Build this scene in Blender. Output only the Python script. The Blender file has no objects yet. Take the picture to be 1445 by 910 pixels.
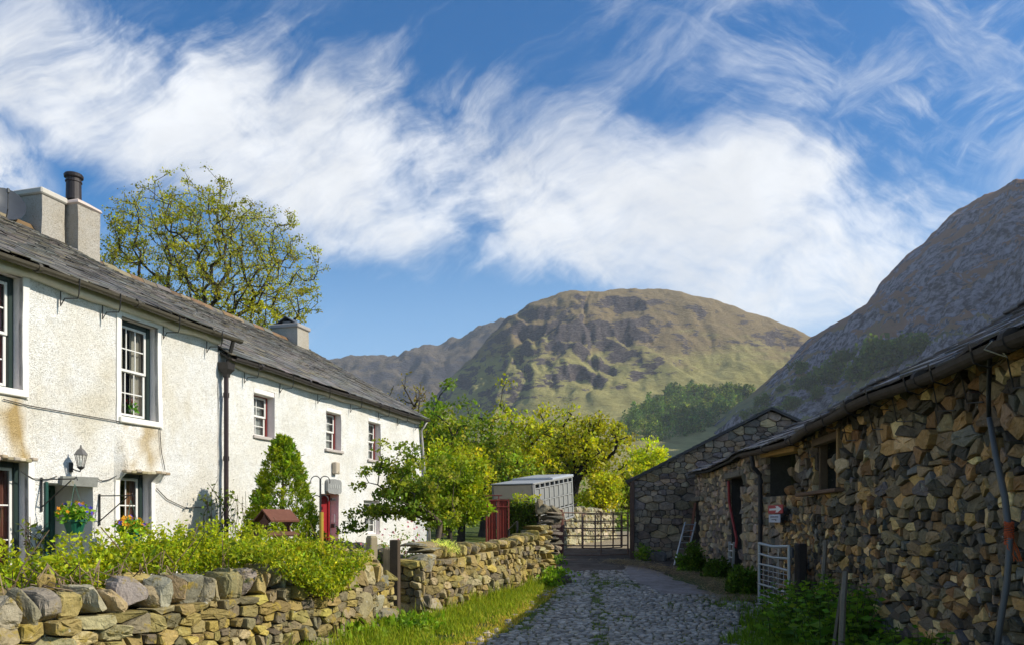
import bpy, math, random
import numpy as np
from math import radians, sin, cos, pi, sqrt, atan2
from mathutils import Vector, Matrix
RNG = random.Random(7)
NR = np.random.default_rng(11)
SC = bpy.context.scene
COL = SC.collection
F, CX, HY, EYE = 1100.0, 722.5, 732.0, 1.6      # camera constants measured on the photograph

def W(px, py, Y):
    """a point of the place seen at photo pixel px,py that stands Y metres ahead"""
    return np.array([(px-CX)/F*Y, Y, EYE+(HY-py)/F*Y])

# ---------------------------------------------------------------- noise
_perm = np.random.default_rng(3).permutation(256)
_perm = np.concatenate([_perm, _perm, _perm])
_grad = np.random.default_rng(4).normal(size=(256, 3)); _grad /= np.linalg.norm(_grad, axis=1)[:, None]
def perlin(p):
    p = np.asarray(p, float); i = np.floor(p).astype(int); f = p-i; u = f*f*f*(f*(f*6-15)+10); i &= 255
    out = 0
    for dx in (0, 1):
        wx = u[:, 0] if dx else 1-u[:, 0]
        for dy in (0, 1):
            wy = u[:, 1] if dy else 1-u[:, 1]
            for dz in (0, 1):
                wz = u[:, 2] if dz else 1-u[:, 2]
                h = _perm[_perm[_perm[(i[:, 0]+dx) & 255]+((i[:, 1]+dy) & 255)]+((i[:, 2]+dz) & 255)]
                d = (_grad[h]*(f-np.array([dx, dy, dz]))).sum(1)
                out = out+wx*wy*wz*d
    return out*1.6
def fbm(p, o=4, lac=2.1, gain=.5):
    p = np.asarray(p, float); a = 1; s = 0
    for k in range(o):
        s = s+a*perlin(p+17.3*k); p = p*lac; a *= gain
    return s
def ridged(p, o=4, lac=2.1, gain=.5):
    p = np.asarray(p, float); a = 1; s = 0
    for k in range(o):
        s = s+a*(1-2*np.abs(perlin(p+31.7*k))); p = p*lac; a *= gain
    return s

# ---------------------------------------------------------------- geometry collector
class G:
    def __init__(s): s.v = []; s.f = []; s.c = []; s.n = 0
    def add(s, V, Fs, col=(.5, .5, .5)):
        V = np.asarray(V, float).reshape(-1, 3); k = len(V)
        s.v.append(V)
        c = np.asarray(col, float)
        if c.ndim == 1: c = np.tile(c[:3], (k, 1))
        s.c.append(c[:, :3])
        n = s.n
        if isinstance(Fs, np.ndarray): s.f.append(Fs+n)
        else:
            by = {}
            for f in Fs: by.setdefault(len(f), []).append(f)
            for m, L in by.items(): s.f.append(np.array(L, int)+n)
        s.n += k
        return s
    def box(s, c, d, R=None, col=(.5, .5, .5), jit=0):
        hx, hy, hz = d[0]/2, d[1]/2, d[2]/2
        V = np.array([[x, y, z] for x in (-hx, hx) for y in (-hy, hy) for z in (-hz, hz)])
        if jit: V = V+NR.normal(0, jit, V.shape)
        if R is not None: V = V@np.asarray(R).T
        return s.add(V+np.asarray(c), BOXF, col)
    def bbox(s, c, d, R=None, col=(.5, .5, .5), b=.01):
        """box with chamfered edges"""
        h = np.array(d)/2; b = min(b, *(h*.45)); V = []
        for x in (-1, 1):
            for y in (-1, 1):
                for z in (-1, 1):
                    S = np.array([x, y, z])
                    for ax in range(3):
                        q = h-b; q = q.copy(); q[ax] = h[ax]; V.append(S*q)
        V = np.array(V)
        if R is not None: V = V@np.asarray(R).T
        return s.add(V+np.asarray(c), CHF, col)
    def hexa(s, P, col=(.5, .5, .5)):
        """8 corners: bottom ring of 4 then top ring of 4"""
        return s.add(P, [(3, 2, 1, 0), (4, 5, 6, 7), (0, 1, 5, 4), (1, 2, 6, 5), (2, 3, 7, 6), (3, 0, 4, 7)], col)
    def tube(s, P, r, n=6, col=(.5, .5, .5), cap=True):
        P = np.asarray(P, float); k = len(P); r = np.broadcast_to(np.asarray(r, float), (k,))
        T = np.gradient(P, axis=0); T /= np.linalg.norm(T, axis=1)[:, None]+1e-9
        up = np.array([0, 0, 1.]) if abs(T[0, 2]) < .9 else np.array([1., 0, 0])
        V = []; a = np.arange(n)*2*pi/n
        for i in range(k):
            x = np.cross(up, T[i]); x /= np.linalg.norm(x)+1e-9; y = np.cross(T[i], x); up = y if abs(y@y) > .5 else up
            V.append(P[i]+r[i]*(np.cos(a)[:, None]*x+np.sin(a)[:, None]*y))
            up = y
        V = np.concatenate(V)
        Q = [(i*n+j, i*n+(j+1) % n, (i+1)*n+(j+1) % n, (i+1)*n+j) for i in range(k-1) for j in range(n)]
        if cap: Q += [tuple(range(n-1, -1, -1)), tuple((k-1)*n+j for j in range(n))]
        return s.add(V, Q, col)
    def lathe(s, c, prof, n=16, col=(.5, .5, .5)):
        """prof: list of (radius, z)"""
        a = np.arange(n)*2*pi/n; V = np.concatenate([np.stack([np.cos(a)*r, np.sin(a)*r, np.full(n, z)], 1) for r, z in prof])
        k = len(prof)
        Q = [(i*n+j, i*n+(j+1) % n, (i+1)*n+(j+1) % n, (i+1)*n+j) for i in range(k-1) for j in range(n)]
        Q += [tuple(range(n-1, -1, -1)), tuple((k-1)*n+j for j in range(n))]
        return s.add(V+np.asarray(c), Q, col)
    def build(s, name, mat, parent=None, smooth=False, loc=None):
        V = np.concatenate(s.v); C = np.concatenate(s.c)
        if parent is not None: base = WLOC[parent.name]
        elif loc is not None: base = np.asarray(loc, float)
        else: base = np.array([(V[:, 0].min()+V[:, 0].max())/2, (V[:, 1].min()+V[:, 1].max())/2, V[:, 2].min()])
        me = bpy.data.meshes.new(name)
        sizes = np.concatenate([np.full(len(f), f.shape[1]) for f in s.f])
        loops = np.concatenate([f.ravel() for f in s.f])
        me.vertices.add(len(V)); me.vertices.foreach_set('co', (V-base).astype(np.float32).ravel())
        me.loops.add(len(loops)); me.loops.foreach_set('vertex_index', loops.astype(np.int32))
        me.polygons.add(len(sizes))
        st = np.concatenate([[0], np.cumsum(sizes)[:-1]])
        me.polygons.foreach_set('loop_start', st.astype(np.int32))
        me.polygons.foreach_set('loop_total', sizes.astype(np.int32))
        me.polygons.foreach_set('use_smooth', np.full(len(sizes), bool(smooth)))
        me.update(calc_edges=True); me.validate()
        a = me.color_attributes.new('Col', 'FLOAT_COLOR', 'POINT')
        a.data.foreach_set('color', np.concatenate([C, np.ones((len(C), 1))], 1).astype(np.float32).ravel())
        me.materials.append(mat)
        o = bpy.data.objects.new(name, me); COL.objects.link(o)
        WLOC[o.name] = base
        if parent is not None:
            o.parent = parent
        else:
            o.location = base
        return o
WLOC = {}
BOXF = [(0, 1, 3, 2), (4, 6, 7, 5), (0, 4, 5, 1), (2, 3, 7, 6), (0, 2, 6, 4), (1, 5, 7, 3)]
def _chf():
    idx = {}; k = 0
    for x in (-1, 1):
        for y in (-1, 1):
            for z in (-1, 1):
                for ax in range(3): idx[(x, y, z, ax)] = k; k += 1
    Fc = []
    for ax in range(3):
        o = [a for a in range(3) if a != ax]
        for sg in (-1, 1):
            L = []
            for a, b in ((-1, -1), (1, -1), (1, 1), (-1, 1)):
                t = [0, 0, 0]; t[ax] = sg; t[o[0]] = a; t[o[1]] = b; L.append(idx[(*t, ax)])
            Fc.append(tuple(L))
    for ax in range(3):          # edges along axis ax
        o = [a for a in range(3) if a != ax]
        for a in (-1, 1):
            for b in (-1, 1):
                L = []
                for sg, f in ((-1, o[0]), (1, o[0]), (1, o[1]), (-1, o[1])):
                    t = [0, 0, 0]; t[ax] = sg; t[o[0]] = a; t[o[1]] = b; L.append(idx[(*t, f)])
                Fc.append(tuple(L))
    for x in (-1, 1):
        for y in (-1, 1):
            for z in (-1, 1): Fc.append(tuple(idx[(x, y, z, a)] for a in range(3)))
    return Fc
CHF = _chf()

def rz(a): return np.array([[cos(a), -sin(a), 0], [sin(a), cos(a), 0], [0, 0, 1.]])
def rx(a): return np.array([[1, 0, 0], [0, cos(a), -sin(a)], [0, sin(a), cos(a)]])
def ry(a): return np.array([[cos(a), 0, sin(a)], [0, 1, 0], [-sin(a), 0, cos(a)]])
def nrm(v): v = np.asarray(v, float); return v/(np.linalg.norm(v)+1e-12)

def thing(name, label, cat, loc, group=None):
    o = bpy.data.objects.new(name, None); COL.objects.link(o); o.empty_display_size = .2
    o.location = loc; WLOC[o.name] = np.asarray(loc, float)
    return tag(o, label, cat, group)
def tag(o, label=None, cat=None, group=None, kind=None):
    if label: o['label'] = label
    if cat: o['category'] = cat
    if group: o['group'] = group
    if kind: o['kind'] = kind
    return o

# icosphere template
def ico(sub):
    t = (1+5**.5)/2
    V = [(-1, t, 0), (1, t, 0), (-1, -t, 0), (1, -t, 0), (0, -1, t), (0, 1, t), (0, -1, -t), (0, 1, -t), (t, 0, -1), (t, 0, 1), (-t, 0, -1), (-t, 0, 1)]
    V = [nrm(v) for v in V]
    Fc = [(0, 11, 5), (0, 5, 1), (0, 1, 7), (0, 7, 10), (0, 10, 11), (1, 5, 9), (5, 11, 4), (11, 10, 2), (10, 7, 6), (7, 1, 8), (3, 9, 4), (3, 4, 2), (3, 2, 6), (3, 6, 8), (3, 8, 9), (4, 9, 5), (2, 4, 11), (6, 2, 10), (8, 6, 7), (9, 8, 1)]
    for _ in range(sub):
        c = {}; N = []
        def mid(a, b):
            k = (min(a, b), max(a, b))
            if k not in c: V.append(nrm(V[a]+V[b])); c[k] = len(V)-1
            return c[k]
        for a, b, d in Fc:
            x, y, z = mid(a, b), mid(b, d), mid(d, a)
            N += [(a, x, z), (b, y, x), (d, z, y), (x, y, z)]
        Fc = N
    return np.array(V), np.array(Fc)
ICO = {k: ico(k) for k in (0, 1, 2, 3)}
def boulder(g, c, dims, R=None, col=(.3, .3, .3), sub=2, sq=.6, rough=.12, seed=None):
    V, Fc = ICO[sub]; seed = RNG.random()*100 if seed is None else seed
    P = np.sign(V)*np.abs(V)**sq
    P = P*(1+rough*fbm(V*1.3+seed, 3)[:, None])
    # a few random chops give broken faces
    for _ in range(7):
        n = nrm(NR.normal(size=3)); d = RNG.uniform(.55, .95); e = P@n-d
        P = P-np.outer(np.maximum(e, 0), n)*.92
    P = P*(1+.035*fbm(V*4+seed*2, 2)[:, None])
    P = P*np.array(dims)/2
    if R is not None: P = P@np.asarray(R).T
    cc = np.array(col)*(1+.18*fbm(V*2.5+seed*3, 2)[:, None])
    g.add(P+np.asarray(c), Fc, np.clip(cc, .01, .9))

# ---------------------------------------------------------------- rubble masonry
def clip_poly(P, a, b):
    """keep a.x <= b"""
    out = []; n = len(P)
    d = [a[0]*p[0]+a[1]*p[1]-b for p in P]
    for i in range(n):
        j = (i+1) % n
        if d[i] <= 0: out.append(P[i])
        if (d[i] < 0 < d[j]) or (d[j] < 0 < d[i]):
            t = d[i]/(d[i]-d[j]); out.append((P[i][0]+t*(P[j][0]-P[i][0]), P[i][1]+t*(P[j][1]-P[i][1])))
    return out
AN = 1.55     # stones bed flat: heights count for more than lengths
def masonry_cells(s0, s1, zlo, zhi, holes, hmean, hs, aspect, rng, thin=.12, big=.07, wob=.10, hscale=None):
    """polygons of an irregular coursed rubble wall; zlo, zhi are functions of s"""
    za = min(zlo(s0), zlo(s1), zlo((s0+s1)/2)); zb = max(zhi(s0), zhi(s1), zhi((s0+s1)/2))
    seeds = []; z = za
    while z < zb:
        k = hscale(z) if hscale else 1
        h = min(max(hmean*k*math.exp(rng.gauss(0, hs)), .05), .34)
        if rng.random() < thin: h = rng.uniform(.035, .06)
        s = s0-rng.random()*.2
        while s < s1:
            w = h*rng.uniform(*aspect) if h > .07 else rng.uniform(.15, .4)
            cx, cz = s+w/2, z+h/2+rng.gauss(0, wob*h)+.03*sin(s*1.7+z*2)
            if w > .5: w = .5
            seeds.append((cx, cz, w, h)); s += w
        z += h
    out = []
    for cx, cz, w, h in seeds:
        if not (s0 <= cx <= s1): continue
        if cz < zlo(cx) or cz > zhi(cx): continue
        if any(a < cx < b and c < cz < d for a, b, c, d, *_ in holes): continue
        out.append([cx, cz, .35*(min(w, h)/2)**2*rng.random(), 0])
    # some big stones swallow their neighbours
    nb = int(len(out)*big); kill = set()
    for i in rng.sample(range(len(out)), nb):
        if i in kill: continue
        R = hmean*rng.uniform(.9, 1.5)
        for j in range(len(out)):
            if j != i and abs(out[j][0]-out[i][0]) < R*1.25 and abs(out[j][1]-out[i][1]) < R*.8: kill.add(j)
        out[i][2] = (R*.55)**2
    P = np.array([o[:3] for i, o in enumerate(out) if i not in kill])
    cells = []
    for i in range(len(P)):
        x, z, w = P[i]
        dd = np.abs(P[:, 0]-x)+AN*np.abs(P[:, 1]-z)
        near = [j for j in np.argsort(dd)[1:22] if dd[j] < 1.2]
        poly = [(x-.36, z-.3), (x+.36, z-.3), (x+.36, z+.3), (x-.36, z+.3)]
        for j in near:
            a = (2*(P[j, 0]-x), 2*AN*AN*(P[j, 1]-z)); b = P[j, 0]**2-x*x+AN*AN*(P[j, 1]**2-z*z)-P[j, 2]+w
            poly = clip_poly(poly, a, b)
            if len(poly) < 3: break
        if len(poly) < 3: continue
        poly = clip_poly(poly, (-1, 0), -s0); poly = clip_poly(poly, (1, 0), s1)
        if len(poly) < 3: continue
        e = .01; m = (zhi(x+e)-zhi(x-e))/(2*e); poly = clip_poly(poly, (-m, 1), zhi(x)-m*x)
        m = (zlo(x+e)-zlo(x-e))/(2*e)
        if len(poly) < 3: continue
        poly = clip_poly(poly, (m, -1), -(zlo(x)-m*x))
        for hsd in holes:
            a, b, c, d = hsd[:4]
            if len(poly) < 3: break
            # clip by the hole side that separates the seed best
            sep = [(a-x, (1, 0), a), (x-b, (-1, 0), -b), (c-z, (0, 1), c), (z-d, (0, -1), -d)]
            k = max(sep, key=lambda q: q[0])
            xs = [p[0] for p in poly]; zs = [p[1] for p in poly]
            if max(xs) > a and min(xs) < b and max(zs) > c and min(zs) < d: poly = clip_poly(poly, k[1], k[2])
        if len(poly) < 3: continue
        cells.append(poly)
    return cells
def lay_stones(g, cells, mapf, colf, rng, gap=.012, bulge=.035, prot=.03, depth=.1, tilt=.18):
    """turn the cells into pillowed stones; mapf(s,z,d) -> world (vectorised)"""
    for poly in cells:
        P = np.array(poly); A = 0
        x, y = P[:, 0], P[:, 1]; A = .5*abs(np.dot(x, np.roll(y, -1))-np.dot(y, np.roll(x, -1)))
        if A < .0012: continue
        c = P.mean(0)
        # drop near-duplicate points, round the corners once
        Q = [P[i] for i in range(len(P)) if np.linalg.norm(P[i]-P[i-1]) > .012]
        if len(Q) < 3: continue
        Q = np.array(Q)
        ck = rng.uniform(.03, .14)
        Q = np.stack([Q*(1-ck)+np.roll(Q, -1, 0)*ck, Q*ck+np.roll(Q, -1, 0)*(1-ck)], 1).reshape(-1, 2)
        ext = (Q-c); r = np.linalg.norm(ext, axis=1); rm = r.min()
        lens = np.abs(ext).max(0)
        k = np.maximum(1-gap/np.maximum(lens, .02), .4)
        Q = c+ext*k
        n = len(Q); L = sqrt(A)
        d0 = rng.uniform(-prot*.6, prot); bl = bulge*min(1, L/.2)*rng.uniform(.4, 1.3)
        tx, tz = rng.gauss(0, tilt), rng.gauss(0, tilt)
        rings = []
        for sc, dd in ((1.0, None), (1.0, -.35), (.92, .75), (.5, 1.0)):
            R = c+(Q-c)*sc
            if dd is None: D = np.full(n, -depth)
            else:
                D = d0+bl*dd+(R[:, 0]-c[0])*tx+(R[:, 1]-c[1])*tz+NR.normal(0, .06*L, n)*(.6 if sc < 1 else .3)
                R = R+NR.normal(0, .025*L, R.shape)*(1 if sc < 1 else .25)
            rings.append(np.column_stack([R, D]))
        V = np.concatenate(rings+[np.array([[c[0]+rng.gauss(0, .03*L), c[1], d0+bl*rng.uniform(.8, 1.3)]])])
        Fq = [(i*n+j, i*n+(j+1) % n, (i+1)*n+(j+1) % n, (i+1)*n+j) for i in range(3) for j in range(n)]
        Ft = [(3*n+j, 3*n+(j+1) % n, 4*n) for j in range(n)]
        col = np.array(colf(c[0], c[1], rng))
        cc = col*(1+NR.normal(0, .07, (len(V), 1)))
        g.add(mapf(V[:, 0], V[:, 1], V[:, 2]), Fq+Ft, np.clip(cc, .008, .9))
def pick(rng, pal):
    t = rng.random()*sum(p[0] for p in pal)
    for w, c in pal:
        t -= w
        if t <= 0: break
    k = rng.uniform(.75, 1.3)
    return [max(0, v*k*rng.uniform(.94, 1.06)) for v in c]

# ---------------------------------------------------------------- wall sheet with openings
def wall_sheet(g, mapf, s0, s1, zlo, zhi, holes, step, disp=None, col=(.7, .7, .7), gr=None, colf=None):
    """holes: (s0,s1,z0,z1,depth). Front face on a fine grid, reveals as boxes of quads."""
    S = set(np.arange(s0, s1, step).round(4)) | {s1}; Z = set(np.arange(zlo, zhi, step).round(4)) | {zhi}
    for a, b, c, d, *_ in holes: S |= {a, b}; Z |= {c, d}
    def thin(A, keep):
        A = sorted(A); out = []
        for q in A:
            if out and q-out[-1] < step*.3:
                if q in keep: 
                    if out[-1] in keep: out.append(q)
                    else: out[-1] = q
                continue
            out.append(q)
        return out
    ks = {s0, s1}; kz = {zlo, zhi}
    for a, b, c, d, *_ in holes: ks |= {a, b}; kz |= {c, d}
    S = np.array(thin(S, ks)); Z = np.array(thin(Z, kz))
    SS, ZZ = np.meshgrid(S, Z); s_, z_ = SS.ravel(), ZZ.ravel()
    D = disp(s_, z_) if disp else np.zeros(len(s_))
    V = mapf(s_, z_, D); n = len(S); Q = []
    for i in range(len(Z)-1):
        for j in range(n-1):
            cs, cz = (S[j]+S[j+1])/2, (Z[i]+Z[i+1])/2
            if any(a < cs < b and c < cz < d for a, b, c, d, *_ in holes): continue
            Q.append((i*n+j, i*n+j+1, (i+1)*n+j+1, (i+1)*n+j))
    g.add(V, np.array(Q), colf(s_, z_) if colf else col)
    gr = gr if gr is not None else g
    for a, b, c, d, dep, *rest in holes:
        for line, in (([(a, z) for z in Z if c <= z <= d],), ([(b, z) for z in Z if c <= z <= d],), ([(s, c) for s in S if a <= s <= b],), ([(s, d) for s in S if a <= s <= b],)):
            L = np.array(line)
            if len(L) < 2: continue
            D = disp(L[:, 0], L[:, 1]) if disp else np.zeros(len(L))
            f = mapf(L[:, 0], L[:, 1], D); bk = mapf(L[:, 0], L[:, 1], np.full(len(L), -dep))
            m = len(L)
            gr.add(np.concatenate([f, bk]), [(i, i+1, m+i+1, m+i) for i in range(m-1)], col if not rest else rest[0])

# ---------------------------------------------------------------- leaves
def leaves(g, P, size, col, jitter=.25, up=.3, out=None, fold=.25, aspect=.55, rng=NR):
    """diamond leaves, one quad each (slightly folded), at points P"""
    P = np.asarray(P, float); n = len(P)
    if n == 0: return
    a = rng.normal(size=(n, 3)); 
    if out is not None: a = a+out
    a[:, 2] += up; a /= np.linalg.norm(a, axis=1)[:, None]
    b = rng.normal(size=(n, 3)); b -= (b*a).sum(1)[:, None]*a; b /= np.linalg.norm(b, axis=1)[:, None]
    nn = np.cross(a, b)
    L = size*(rng.lognormal(0, .3, n))[:, None]
    wd = L*aspect/2
    v0 = P; v1 = P+a*L*.5+b*wd+nn*wd*fold; v2 = P+a*L; v3 = P+a*L*.5-b*wd+nn*wd*fold
    V = np.stack([v0, v1, v2, v3], 1).reshape(-1, 3)
    idx = np.arange(n)*4
    Fq = np.stack([idx, idx+1, idx+2, idx+3], 1)
    col = np.asarray(col, float)
    C = col if col.ndim == 2 else np.tile(col, (n, 1))
    C = C*rng.lognormal(0, jitter, n)[:, None]*(1+rng.normal(0, .08, (n, 3)))
    g.add(V, Fq, np.clip(np.repeat(C, 4, 0), .003, .9))

def mixcol(cols, n, w=None, rng=NR):
    cols = np.array(cols); return cols[rng.choice(len(cols), n, p=w)]
# ---------------------------------------------------------------- materials
class N:
    def __init__(s, name):
        s.m = bpy.data.materials.new(name); s.m.use_nodes = True; s.t = s.m.node_tree
        for n in list(s.t.nodes): s.t.nodes.remove(n)
        s.out = s.t.nodes.new('ShaderNodeOutputMaterial'); s._co = None
    def n(s, typ, **k):
        o = s.t.nodes.new(typ)
        for a, b in k.items(): setattr(o, a, b)
        return o
    def l(s, a, b): s.t.links.new(a, b)
    def co(s):
        if s._co is None: s._co = s.n('ShaderNodeTexCoord').outputs['Object']
        return s._co
    def noise(s, scale, detail=3, rough=.6, vec=None, dist=0):
        o = s.n('ShaderNodeTexNoise'); o.inputs['Scale'].default_value = scale; o.inputs['Detail'].default_value = detail
        o.inputs['Roughness'].default_value = rough; o.inputs['Distortion'].default_value = dist
        s.l(vec if vec is not None else s.co(), o.inputs['Vector']); return o.outputs['Fac']
    def voro(s, scale, feature='F1', out='Distance', vec=None, rnd=1):
        o = s.n('ShaderNodeTexVoronoi', feature=feature); o.inputs['Scale'].default_value = scale; o.inputs['Randomness'].default_value = rnd
        s.l(vec if vec is not None else s.co(), o.inputs['Vector']); return o.outputs[out]
    def mapping(s, scale, rot=(0, 0, 0), vec=None):
        o = s.n('ShaderNodeMapping'); o.inputs['Scale'].default_value = scale; o.inputs['Rotation'].default_value = rot
        s.l(vec if vec is not None else s.co(), o.inputs['Vector']); return o.outputs[0]
    def math(s, op, a, b=None, c=None):
        o = s.n('ShaderNodeMath', operation=op)
        for i, v in enumerate((a, b, c)):
            if v is None: continue
            if isinstance(v, (int, float)): o.inputs[i].default_value = v
            else: s.l(v, o.inputs[i])
        return o.outputs[0]
    def ss(s, x, a, b, lo=0, hi=1):
        o = s.n('ShaderNodeMapRange', interpolation_type='SMOOTHSTEP')
        s.l(x, o.inputs[0]); o.inputs[1].default_value = a; o.inputs[2].default_value = b; o.inputs[3].default_value = lo; o.inputs[4].default_value = hi
        return o.outputs[0]
    def mix(s, f, a, b, mode='MIX'):
        o = s.n('ShaderNodeMix', data_type='RGBA', blend_type=mode)
        for i, v in ((0, f), (6, a), (7, b)):
            if isinstance(v, (int, float)): o.inputs[i].default_value = v
            elif isinstance(v, (tuple, list)): o.inputs[i].default_value = (*v[:3], 1)
            else: s.l(v, o.inputs[i])
        return o.outputs[2]
    def scale(s, c, f):
        o = s.n('ShaderNodeVectorMath', operation='SCALE'); s.l(c, o.inputs[0])
        if isinstance(f, (int, float)): o.inputs[3].default_value = f
        else: s.l(f, o.inputs[3])
        return o.outputs[0]
    def attr(s, name='Col'):
        o = s.n('ShaderNodeAttribute'); o.attribute_name = name; return o.outputs['Color']
    def bump(s, h, strength, dist, prev=None):
        o = s.n('ShaderNodeBump'); o.inputs['Strength'].default_value = strength; o.inputs['Distance'].default_value = dist
        s.l(h, o.inputs['Height'])
        if prev is not None: s.l(prev, o.inputs['Normal'])
        return o.outputs[0]
    def pbsdf(s, col, rough=.8, spec=.3, metal=0, normal=None, trans=None):
        b = s.n('ShaderNodeBsdfPrincipled')
        if isinstance(col, (tuple, list)): b.inputs['Base Color'].default_value = (*col[:3], 1)
        else: s.l(col, b.inputs['Base Color'])
        if isinstance(rough, (int, float)): b.inputs['Roughness'].default_value = rough
        else: s.l(rough, b.inputs['Roughness'])
        b.inputs['Specular IOR Level'].default_value = spec; b.inputs['Metallic'].default_value = metal
        if normal is not None: s.l(normal, b.inputs['Normal'])
        sh = b.outputs[0]
        if trans:
            t = s.n('ShaderNodeBsdfTranslucent'); s.l(s.scale(col, 1.15) if not isinstance(col, (tuple, list)) else col, t.inputs[0])
            x = s.n('ShaderNodeMixShader'); x.inputs[0].default_value = trans; s.l(sh, x.inputs[1]); s.l(t.outputs[0], x.inputs[2]); sh = x.outputs[0]
        s.l(sh, s.out.inputs[0]); return s.m

def mcol(name, rough=.8, spec=.3, metal=0, var=None, bump=(), trans=None, stain=None, gain=None):
    """base colour from the mesh's own colours, varied by noise, with bumps (scale, strength, distance)"""
    m = N(name); c = m.attr()
    if gain: c = m.mix(1.0, c, gain, 'MULTIPLY')
    for sc, am in (var or ()):
        f = m.math('ADD', m.math('MULTIPLY', m.math('SUBTRACT', m.noise(sc, 4, .65), .5), am*2), 1)
        c = m.scale(c, f)
    for sc, a, b, col in (stain or ()):
        c = m.mix(m.ss(m.noise(sc, 5, .7), a, b), c, col)
    nrm_ = None
    for sc, st, d in bump: nrm_ = m.bump(m.noise(sc, 4, .65), st, d, nrm_)
    return m.pbsdf(c, rough, spec, metal, nrm_, trans)

M = {}
M['stone'] = mcol('rubble_stone', .88, .25, var=((9, .45), (45, .4)), bump=((14, .8, .03), (70, .7, .008)), stain=((7, .62, .72, (.33, .31, .26)),))
M['lichen_stone'] = mcol('lichen_stone', .9, .2, var=((8, .45), (40, .45)), bump=((12, .8, .03), (60, .8, .008)), stain=((6, .53, .66, (.30, .22, .05)), (11, .63, .7, (.42, .39, .3)), (3.5, .62, .72, (.09, .11, .03))))
M['slate'] = mcol('roof_slate', .62, .4, var=((4, .3), (30, .3)), bump=((25, .5, .01),), stain=((2.2, .6, .72, (.2, .17, .08)), (18, .68, .74, (.34, .33, .29))))
M['wood'] = mcol('weathered_wood', .8, .2, var=((6, .3), (50, .3)), bump=((40, .4, .004),))
M['paint'] = mcol('paint', .45, .4, var=((7, .12),), bump=((30, .1, .002),))
M['plaster'] = mcol('smooth_plaster', .85, .2, var=((3, .12), (25, .12)), bump=((18, .3, .006),))
M['iron'] = mcol('dark_iron', .5, .4, metal=.3, var=((12, .3),), bump=((50, .2, .002),))
M['galv'] = mcol('galvanised_steel', .42, .5, metal=.55, var=((10, .25),))
M['rust'] = mcol('rusty_steel', .8, .25, var=((8, .5), (40, .4)), bump=((50, .4, .003),))
M['redpaint'] = mcol('worn_red_paint', .6, .3, var=((8, .4), (30, .3)), stain=((6, .58, .7, (.09, .035, .02)),))
M['plastic'] = mcol('plastic', .45, .4, var=((9, .15),))
M['bark'] = mcol('bark', .9, .15, var=((5, .4), (30, .4)), bump=((30, .7, .01),))
M['leaf'] = mcol('leaf', .55, .3, trans=.45, gain=(2.6, 2.5, .85))
M['needle'] = mcol('needle', .65, .2, trans=.3, gain=(2.6, 2.15, 1.0))
M['petal'] = mcol('petal', .6, .2, trans=.35)
M['grass'] = mcol('grass_blade', .6, .2, trans=.45, gain=(2.6, 2.35, 1.0))
M['cloth'] = mcol('cloth', .9, .1, trans=.1)

def glass(name, tint):
    m = N(name)
    return m.pbsdf(tint, .06, .6)
M['glass'] = glass('window_glass', (.035, .04, .045))
def clear_glass():
    m = N('lantern_glass'); a = m.n('ShaderNodeBsdfTransparent'); b = m.n('ShaderNodeBsdfGlossy'); b.inputs['Roughness'].default_value = .05
    x = m.n('ShaderNodeMixShader'); x.inputs[0].default_value = .18; m.l(a.outputs[0], x.inputs[1]); m.l(b.outputs[0], x.inputs[2]); m.l(x.outputs[0], m.out.inputs[0]); return m.m
M['lglass'] = clear_glass()

def roughcast(name, base, speck, amount, stain):
    m = N(name)
    # pebble dash: small round aggregate, some of it bare and dark
    v = m.voro(72); cell = m.voro(72, out='Color')
    sep = m.n('ShaderNodeSeparateColor'); m.l(cell, sep.inputs[0])
    big = m.noise(2.3, 4, .65)
    thr = m.math('ADD', m.math('MULTIPLY', big, .5), amount)
    dark = m.math('LESS_THAN', sep.outputs[0], m.math('SUBTRACT', thr, .25))
    dark = m.math('MULTIPLY', dark, m.ss(v, .75, .45))
    c = m.mix(m.ss(m.noise(1.1, 5, .7), .38, .62), base, tuple(b*k for b, k in zip(base, (.93, .9, .84))))
    c = m.mix(m.math('MULTIPLY', dark, .58), c, speck)
    mp = m.mapping((1.6, 1.6, .45))
    c = m.mix(m.ss(m.noise(1.3, 6, .72, mp), .58, .8, 0, stain), c, (.30, .23, .13))
    c = m.mix(m.math('MULTIPLY', m.ss(m.noise(16, 3, .6), .56, .7), .3), c, (.42, .37, .29))
    nb = m.bump(m.ss(v, .1, .6, 1, 0), .75, .012); nb = m.bump(m.noise(9, 3), .4, .03, nb)
    a = m.attr()
    c = m.mix(1.0, c, a, 'MULTIPLY')
    return m.pbsdf(c, .9, .2, 0, nb)
M['roughcast_near'] = roughcast('cream_roughcast', (.755, .74, .71), (.36, .32, .26), .16, .6)
M['roughcast_far'] = roughcast('white_roughcast', (.78, .77, .74), (.42, .39, .35), .13, .16)

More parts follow.
